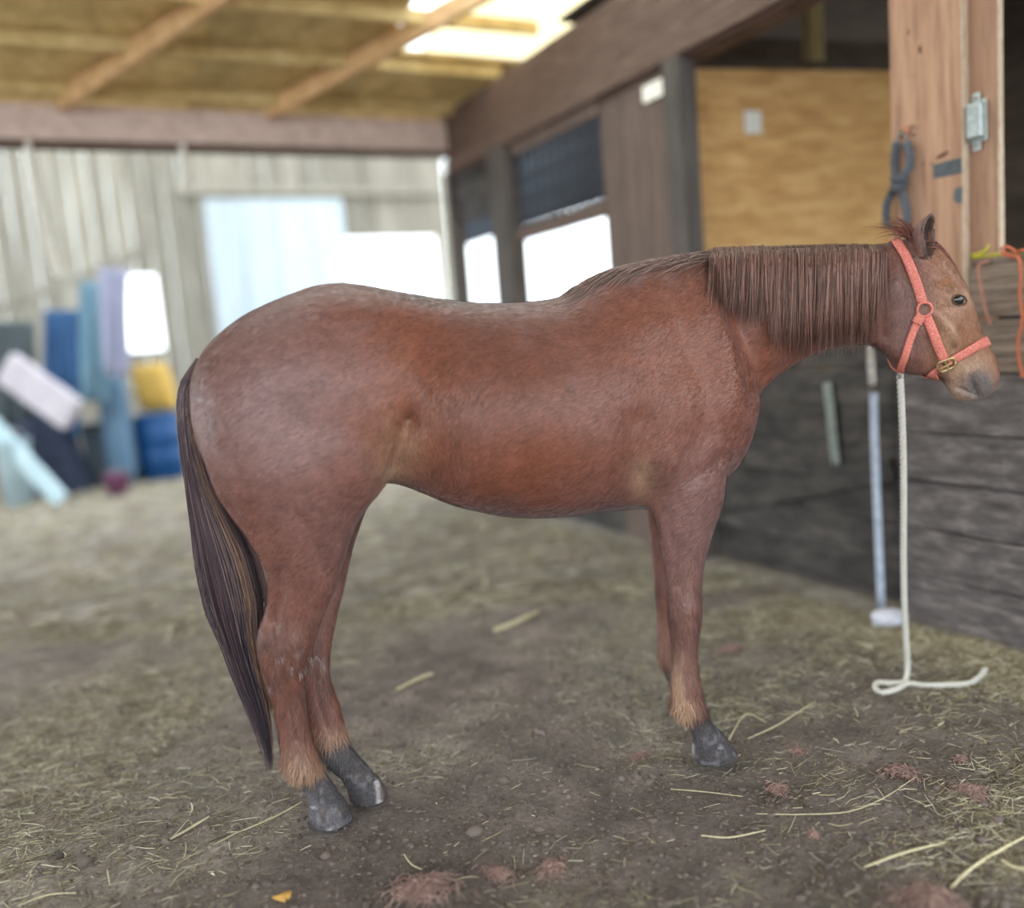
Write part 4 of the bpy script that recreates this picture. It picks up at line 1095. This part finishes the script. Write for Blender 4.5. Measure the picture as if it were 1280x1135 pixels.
M['lavender_cloth'] = noise_mat('lavender_cloth', srgb(122, 122, 144), srgb(146, 146, 164), (3, 3, 1), 3, .9, .4)
M['pink_white'] = noise_mat('pink_white', srgb(160, 152, 158), srgb(184, 176, 182), (2, 2, 2), 3, .7, .2)
M['pale_plastic'] = noise_mat('pale_plastic', srgb(150, 172, 180), srgb(174, 192, 198), (2, 2, 2), 3, .5, .1)
M['magenta'] = noise_mat('magenta', srgb(92, 52, 78), srgb(116, 70, 98), (4, 4, 4), 3, .7, .2)
c = floor_at(206, 598)
S1 = c[1]/1070.0                                        # metres per pixel there
br = empty('barrel', c, 'upright blue plastic barrel against the far wall behind the tail', 'barrel')
R0 = 26*S1; H0 = 78*S1
lathe('shell', c, [(R0*.9, 0), (R0, .03), (R0*1.0, H0*.3), (R0*1.06, H0*.33), (R0*1.0, H0*.36), (R0, H0*.64), (R0*1.06, H0*.67), (R0, H0*.7), (R0*.98, H0*.96), (R0*.9, H0)], M['blue_plastic'], br)
lathe('rim', c + UP*H0, [(R0*.86, -.01), (R0*.95, -.01), (R0*.97, .02), (R0*.86, .03)], M['blue_plastic'], br)
def sack(name, c, w, d, h, mat, lean=0, seed=0):
    bm = bmesh.new(); bmesh.ops.create_cube(bm, size=2); bmesh.ops.subdivide_edges(bm, edges=bm.edges[:], cuts=7, use_grid_fill=True)
    V = np.array([v.co for v in bm.verts]); Fc = [tuple(v.index for v in f.verts) for f in bm.faces]; bm.free()
    x, y, z = V.T
    pin = 1 - .55*np.abs(z)**4; bul = 1 - .35*np.abs(x)**4
    V = np.stack([x*w*(1-.08*np.abs(z)**2), y*d*pin*bul, z*h*(1-.06*x*x)], 1); V = V*(1 + .05*vnoise(V, 7, seed))[:, None]
    V[:, 0] += V[:, 2]*math.tan(lean)
    return V + np.asarray(c) + UP*h, Fc, name, mat
def put(s, label, cat, parent=None): V, Fc, name, mat = s; return tag(mesh(name, V, Fc, mat, None, True), label, cat)
put(sack('feed_sack', c + UP*(H0+.05) + np.array([.02, 0, 0]), 21*S1, .13, 29*S1, M['yellow_bag'], radians(-9), 3), 'yellow feed sack standing on top of the blue barrel', 'sack')
put(sack('feed_sack', c + np.array([-34*S1, -.34, H0*.0]) , 15*S1, .12, 64*S1, M['lightblue_bag'], 0, 4), 'tall light blue sack standing against the left side of the blue barrel', 'sack')
c2 = floor_at(143, 606); S2 = c2[1]/1070
c2 = c2 + np.array([-.02, .12, 0])
bn = empty('storage_bin', c2, 'dark grey plastic bin on the floor left of the blue barrel', 'bin')
def taper(name, c, w0, d0, w1, d1, h, mat, parent, bev=.02):
    V = [c + np.array([sx*w, sy*d, z]) for w, d, z in ((w0, d0, 0), (w1, d1, h)) for sx, sy in ((-1, -1), (1, -1), (1, 1), (-1, 1))]
    o = mesh(name, V, [(3, 2, 1, 0), (4, 5, 6, 7), (0, 1, 5, 4), (1, 2, 6, 5), (2, 3, 7, 6), (3, 0, 4, 7)], mat, parent); return bevel(o, bev)
taper('body', c2, 24*S2, .16, 28*S2, .20, 72*S2, M['grey_plastic'], bn)
taper('lid', c2 + UP*72*S2, 30*S2, .22, 28*S2, .20, .06, M['grey_plastic'], bn)
c3 = floor_at(148, 618); S3 = c3[1]/1070
bk = empty('bucket', c3, 'small magenta bucket on the floor in front of the dark grey bin', 'bucket')
lathe('shell', c3, [(11*S3, 0), (15*S3, 24*S3), (16*S3, 25*S3), (14*S3, 25*S3), (10*S3, 3*S3)], M['magenta'], bk)
tube('handle', [c3 + np.array([-15*S3, 0, 24*S3]), c3 + np.array([-9*S3, -.04, 30*S3]), c3 + np.array([9*S3, -.04, 30*S3]), c3 + np.array([15*S3, 0, 24*S3])], .006, M['steel'], bk, 6, 4)
def heap(name, c, rx, ry, h, mat, seed):
    """draped heap: creased cloth over something upright"""
    V = []; Fc = []; nr, ns = 14, 40
    for i in range(nr):
        u = i/(nr-1)
        for j in range(ns):
            a = 2*pi*j/ns; cr = 1 + .10*sin(7*a+seed+2*u) + .07*sin(13*a+3*u)
            rr = (u**.55)*cr; V.append([rx*rr*cos(a), ry*rr*sin(a), h*(1-u**2.2)*(1+.12*sin(3*a+seed))])
    V = np.array(V); V[:, 2] += .06*vnoise(V, 5, seed)*(V[:, 2] > .05); V[:, 2] = np.maximum(V[:, 2], .004)
    Fc = [(i*ns+j, (i+1)*ns+j, (i+1)*ns+(j+1) % ns, i*ns+(j+1) % ns) for i in range(nr-1) for j in range(ns)]
    return mesh(name, V + np.asarray(c), Fc, mat, None, True)
def draped(name, x0, x1, y0, y1, Y, folds, depth, mat, seed, skew=0):
    """hanging cloth with folds, at distance Y"""
    n, m_ = 34, 16; V = []
    for i in range(m_):
        v = i/(m_-1)
        for j in range(n):
            u = j/(n-1); px = x0 + (x1-x0)*u + skew*v + 3*sin(5*u+seed+3*v); p = at_depth(px, y0+(y1-y0)*v + 4*sin(7*u+seed)*v, Y)
            p[1] -= depth*(.3+v)*sin(folds*2*pi*u + .8*sin(4*v+seed)) + .03*v; V.append(p)
    Fc = [(i*n+j, i*n+j+1, i*n+n+j+1, i*n+n+j) for i in range(m_-1) for j in range(n-1)]
    o = mesh(name, V, Fc, mat, None, True); s = o.modifiers.new('solid', 'SOLIDIFY'); s.thickness = .012; return o
rk = empty('coat_rail', at_depth(95, 385, 10.1), 'wooden rail fixed along the far wall holding hanging cloths', 'rail')
board('rail', at_depth(-30, 398, 10.15), at_depth(172, 318, 10.35), UP, .09, .05, M['far_board'], rk, .004, .002, 300)
for x in (-10, 60, 130): tube('peg', [at_depth(x, 390-(x+30)*.40, 10.05), at_depth(x, 386-(x+30)*.40, 9.9)], .012, M['far_board'], rk, 6, 1)
tag(draped('horse_blanket', 54, 100, 388, 545, 10.0, 2.5, .045, M['blue_cloth'], 1), 'blue horse blanket hanging on the far wall rail', 'blanket', 'blankets on the far wall')
tag(draped('horse_blanket', -26, 42, 402, 560, 10.0, 3, .05, M['dark_cloth'], 2), 'dark grey green blanket hanging at the left end of the rail', 'blanket', 'blankets on the far wall')
tag(draped('stable_sheet', 100, 134, 352, 505, 9.9, 1.5, .035, M['teal_cloth'], 3, 6), 'pale teal sheet hanging beside the blue blanket', 'sheet', 'pale sheets on the far wall')
tag(draped('stable_sheet', 126, 160, 336, 470, 9.8, 1.5, .03, M['lavender_cloth'], 4, 6), 'lavender white sheet hanging near the bright window', 'sheet', 'pale sheets on the far wall')
c4 = floor_at(70, 616); S4 = c4[1]/1070
tag(heap('tarp_heap', c4 - np.array([.06, 0, 0]), 48*S4, .34, .95, M['navy_cloth'], 11), 'dark navy tarpaulin heap on the floor under the blankets', 'tarp')
def plank_px(name, xa, ya, xb, yb, Ya, Yb, w, th, mat, label, cat, seed):
    return tag(board(name, at_depth(xa, ya, Ya), at_depth(xb, yb, Yb), UP, w, th, mat, None, .01, .006, seed), label, cat)
plank_px('foam_slab', 8, 458, 92, 520, 9.45, 9.35, .36, .12, M['pink_white'], 'pinkish white slab lying tilted on the navy tarpaulin heap', 'slab', 1)
g5 = floor_at(78, 630)
tag(board('pale_plank', at_depth(-30, 508, g5[1]+.25), g5 + UP*.03, UP, .20, .05, M['pale_plastic'], None, .01, .004, 2), 'long pale plank leaning down to the floor at the left edge', 'plank')
c6 = floor_at(26, 630)
fn = empty('pale_bucket', c6, 'pale plastic bucket standing behind the leaning plank', 'bucket'); S6 = c6[1]/1070
lathe('shell', c6, [(15*S6, 0), (20*S6, 78*S6), (22*S6, 80*S6), (19*S6, 80*S6), (14*S6, 4*S6)], M['pale_plastic'], fn)
tube('handle', [c6 + np.array([-20*S6, 0, 78*S6]), c6 + np.array([-10*S6, -.05, 92*S6]), c6 + np.array([10*S6, -.05, 92*S6]), c6 + np.array([20*S6, 0, 78*S6])], .008, M['steel'], fn, 6, 4)
# ropes hanging from the far beam
for pts, lb in (([(36, 186), (46, 240), (60, 300), (72, 345)], 'pale rope end hanging from the far beam near the left edge'),
                ([(228, 182), (232, 210), (229, 240)], 'short pale rope hanging from the far beam above the white door')):
    e_ = e0 + LD*0; P = [on_plane(x, y, e0 + FD*.10, FD) for x, y in pts]
    P[0][2] = 2.79
    h = empty('hanging_rope', P[0], lb, 'rope'); rope('rope', [P[0] + UP*.10] + P, .022, M['white_rope'], h, 40)
# lavender paper by the window and the ledge posts of the far wall
# ------------------------------------------------------------------ hay and chaff on the floor
M['hay'] = tint_mat('hay', .7, .25)
HAYC = np.array([srgb(176, 164, 134), srgb(152, 143, 116), srgb(198, 188, 162), srgb(124, 115, 94), srgb(138, 122, 104), srgb(208, 201, 180)])
def scatter(n, x0, x1, y0, y1, power=1.0, floor_=0.02):
    out = []
    while sum(map(len, out)) < n:
        P = np.stack([rng.uniform(x0, x1, n), rng.uniform(y0, y1, n)], 1)
        pxy = project(np.column_stack([P, np.zeros(n)])); ok = (pxy[:, 0] > -40) & (pxy[:, 0] < 1320) & (pxy[:, 1] < 1180)
        ok &= ((P - FA[:2]) @ FN[:2] > .06) & ((P - wf[:2]) @ FD[:2] > .3)
        ok &= rng.random(n) < (floor_ + hay_density(P)**power)
        out.append(P[ok])
    return np.vstack(out)[:n]
def straw(name, P, Lr, r, gain=1.0):
    n = len(P); a = rng.uniform(0, pi, n); a = np.where(rng.random(n) < .35, rng.normal(.25, .35, n), a)
    L = np.exp(rng.uniform(np.log(Lr[0]), np.log(Lr[1]), n)); D = np.stack([np.cos(a), np.sin(a)], 1); B = np.stack([-D[:, 1], D[:, 0]], 1)
    bend = rng.normal(0, .12, n)*L; tilt = np.abs(rng.normal(0, .10, n)); paths = []
    for u in (-.5, -.1, .25, .5):
        q = P + D*(L*u)[:, None] + B*(bend*(u*u*2))[:, None]
        z = gh(q[:, 0], q[:, 1]) + .002 + tilt*L*(u+.5)*.5
        paths.append(np.column_stack([q, z]))
    paths = np.stack(paths, 1); R = (r*np.exp(rng.normal(0, .35, n)))[:, None]*np.array([[.8, 1, 1, .6]])
    V, Fq = strands(paths, R, 3)
    c = HAYC[rng.integers(0, len(HAYC), n)]*np.clip(rng.normal(.95*gain, .22, n), .4, 1.7)[:, None]
    return tag(mesh(name, V, Fq, M['hay'], None, False, np.repeat(np.clip(c, 0, 1), 12, 0)), kind='stuff')
straw('hay', scatter(15000, -2.6, 3.0, 1.5, 4.6, 2.0, .01), (.015, .09), .0011)
straw('hay', scatter(9000, -7, 3.0, 4.2, 11.5, 1.0, .1), (.05, .28), .0028)
straw('chaff', scatter(22000, -2.4, 2.4, 1.5, 4.2, 1.6, .03), (.004, .018), .0008)
straw('chaff', scatter(12000, .6, 2.4, 1.6, 3.9, 3.0, .0), (.02, .07), .0013)
nF = 9000; kk = rng.uniform(-2.2, 1.6, nF); ww = .07 + np.abs(rng.normal(0, .16, nF)); P = (FA[None] + FD[None]*kk[:, None] + FN[None]*ww[:, None])[:, :2]
P = P[kk > .02]
straw('hay', P, (.02, .10), .0014, 1.35)
# clods and grit
nG = 14000; P = np.stack([rng.uniform(-2.0, 2.2, nG), rng.uniform(1.6, 3.6, nG)], 1)
base = np.array([[1, 0, 0], [-1, 0, 0], [0, 1, 0], [0, -1, 0], [0, 0, 1], [0, 0, -.6]], float); tri = np.array([[0, 2, 4], [2, 1, 4], [1, 3, 4], [3, 0, 4], [2, 0, 5], [1, 2, 5], [3, 1, 5], [0, 3, 5]])
P = P[((P - FA[:2]) @ FN[:2]) > .06]; nG = len(P); rs = np.exp(rng.normal(np.log(.0026), .62, nG)); V = base[None]*rs[:, None, None]*(1+.3*rng.normal(size=(nG, 6, 1))) + np.column_stack([P, gh(P[:, 0], P[:, 1])])[:, None]
cg = np.array(srgb(108, 97, 91))[None]*np.clip(rng.normal(1, .25, nG), .5, 1.8)[:, None]
tag(mesh('grit', V.reshape(-1, 3), (tri[None] + np.arange(nG)[:, None, None]*6).reshape(-1, 3).astype(np.int32), M['hay'], None, False, np.repeat(cg, 6, 0)), kind='stuff')

nC = 3000; P = np.stack([rng.uniform(-1.5, 1.5, nC), 1.65 + rng.beta(1.2, 2.2, nC)*1.6], 1); P = P[((P - FA[:2]) @ FN[:2]) > .06]; nC = len(P)
bmk = bmesh.new(); bmesh.ops.create_icosphere(bmk, subdivisions=1, radius=1); iv = np.array([v.co for v in bmk.verts]); it_ = np.array([[v.index for v in f.verts] for f in bmk.faces]); bmk.free()
rs = np.exp(rng.normal(np.log(.0045), .45, nC)); V = iv[None]*rs[:, None, None]*(1+.28*rng.normal(size=(nC, len(iv), 1)))*np.array([1.3, 1.1, .7]) + np.column_stack([P, gh(P[:, 0], P[:, 1]) + rs*.1])[:, None]
cg = np.array(srgb(112, 100, 94))[None]*np.clip(rng.normal(1, .16, nC), .6, 1.5)[:, None]
tag(mesh('dirt_crumbs', V.reshape(-1, 3), (it_[None] + np.arange(nC)[:, None, None]*len(iv)).reshape(-1, 3).astype(np.int32), M['hay'], None, True, np.repeat(cg, len(iv), 0)), kind='stuff')
# single stalks that can be pointed at -----------------------------------
M['stalk'] = noise_mat('stalk', srgb(184, 170, 134), srgb(222, 212, 178), (40, 40, 40), 3, .7, .2)
stalks = [
 ([(213, 1048), (236, 1034), (262, 1022)], 6, 'pale flat hay stalk on the dirt at the lower left, behind the horse'),
 ([(1188, 1108), (1212, 1084), (1245, 1062), (1290, 1042)], 9, 'thickest pale hay stalk at the lower right corner'),
 ([(1080, 1079), (1130, 1068), (1182, 1056)], 7, 'straight pale hay stalk just left of the thickest stalk'),
 ([(945, 1016), (1000, 1019), (1060, 1016), (1105, 1000), (1146, 974)], 3, 'long thin curved hay stalk across the dirt in front of the horse'),
 ([(935, 922), (975, 905), (1020, 881)], 4, 'long upper stalk of the pair to the right of the front hoof'),
 ([(908, 928), (932, 898), (958, 906)], 4, 'bent hay stalk beside the toe of the front hoof'),
 ([(838, 982), (880, 986), (928, 997)], 3, 'thin straight hay stalk in front of the front hoof'),
 ([(876, 1040), (912, 1044), (957, 1040)], 4, 'short grey stalk below the front hoof'),
 ([(618, 792), (645, 783), (673, 770)], 13, 'broad pale blurred straw under the belly'),
 ([(496, 862), (530, 848), (542, 846)], 7, 'pale straw behind the hind legs towards the belly'),
 ([(300, 1040), (345, 1018), (378, 1006)], 3, 'thin stalk just behind the near hind hoof'),
 ([(505, 1068), (514, 1080), (528, 1090)], 3, 'dark bent twig on the dirt right of the hind hooves'),
 ([(95, 1118), (60, 1120), (22, 1134)], 4, 'pale stalk at the lower left corner'),
 ([(1252, 1074), (1268, 1083), (1290, 1089)], 9, 'short broad straw near the right edge above the thickest stalk')]
for pts, w, lb in stalks:
    P = [gp(x, y, .006) for x, y in pts]; r = w*.30*P[0][1]/1100
    P[-1][2] += .008
    tag(tube('hay_stalk', P, [r*.8, r, r, r*.6], M['stalk'], None, 6, 6), lb, 'stalk', 'hay stalks lying on the dirt')
# tufts of shed hair --------------------------------------------------------
tufts = [
 (1165, 1130, 48, 'largest tuft of shed red hair at the bottom right edge', 0), (530, 1118, 46, 'wide tuft of shed reddish hair at the bottom edge below the hind hooves', 0),
 (1216, 993, 22, 'round reddish hair tuft on the dirt at the right', 0), (1127, 966, 22, 'dark red hair tuft at the end of the long curved stalk', 0),
 (972, 986, 18, 'reddish hair tuft just below and right of the front hoof', 0), (997, 937, 12, 'small hair tuft to the right of the front toe', 1),
 (912, 813, 18, 'blurred red hair tuft on the ground beyond the front legs', 0), (798, 943, 14, 'small hair tuft left of the front hoof', 0),
 (690, 1085, 24, 'loose greyish red hair tuft on the dirt below the belly', 1), (625, 1095, 22, 'loose hair tuft between the two bottom edge tufts', 1),
 (1017, 1040, 9, 'tiny hair tuft below the long curved stalk', 1), (1200, 948, 10, 'tiny hair tuft near the trailing lead rope end', 1)]
for x, y, w, lb, sp_ in tufts:
    c = gp(x, y, .0); r = w*c[1]/1100; n = int(160 + 9*w); paths = []
    for i in range(n):
        a = rng.uniform(0, 2*pi); rr = r*abs(rng.normal(0, .42))*(1+.35*sin(2*a+x)+.15*sin(3*a+y)); d = rng.uniform(0, 2*pi); L = r*rng.uniform(.4, 1.0); k = rng.normal(0, 1.8)
        z0 = rng.random()**1.8*r*.30*max(0, 1-(rr/r)**2); pts = []
        for j in range(5):
            u = j/4-.5; ang = d + k*u; q = c + np.array([rr*cos(a), rr*sin(a), 0]) + np.array([cos(ang), sin(ang), 0])*L*u
            q[2] = float(gh(q[:1], q[1:2])[0]) + .002 + z0 + .012*sin(pi*(u+.5))*(w/30); pts.append(q)
        paths.append(pts)
    tc_ = hcol(n, (132, 104, 96), (206, 172, 160), .2)
    o = hair_mesh('hair_tuft', paths, .0010, None, tc_); tag(o, lb, 'hair tuft', 'tufts of shed horse hair')
# yellow leaf at the bottom
c = gp(352, 1124, .004); r = 13*c[1]/1100; n = 14
V = [c + UP*.012] + [c + np.array([r*(1+.18*sin(3*a))*cos(a), r*.8*(1+.15*cos(2*a))*sin(a), .004+.006*sin(2*a)]) for a in np.linspace(0, 2*pi, n, endpoint=False)]
o = mesh('dry_leaf', V, [(0, 1+i, 1+(i+1) % n) for i in range(n)], noise_mat('leaf', srgb(176, 130, 62), srgb(206, 164, 92), (30, 30, 30), 3, .7, .3), None, True)
s = o.modifiers.new('solid', 'SOLIDIFY'); s.thickness = .003
tag(o, 'curled yellow brown dry leaf at the bottom edge left of the hooves', 'leaf')
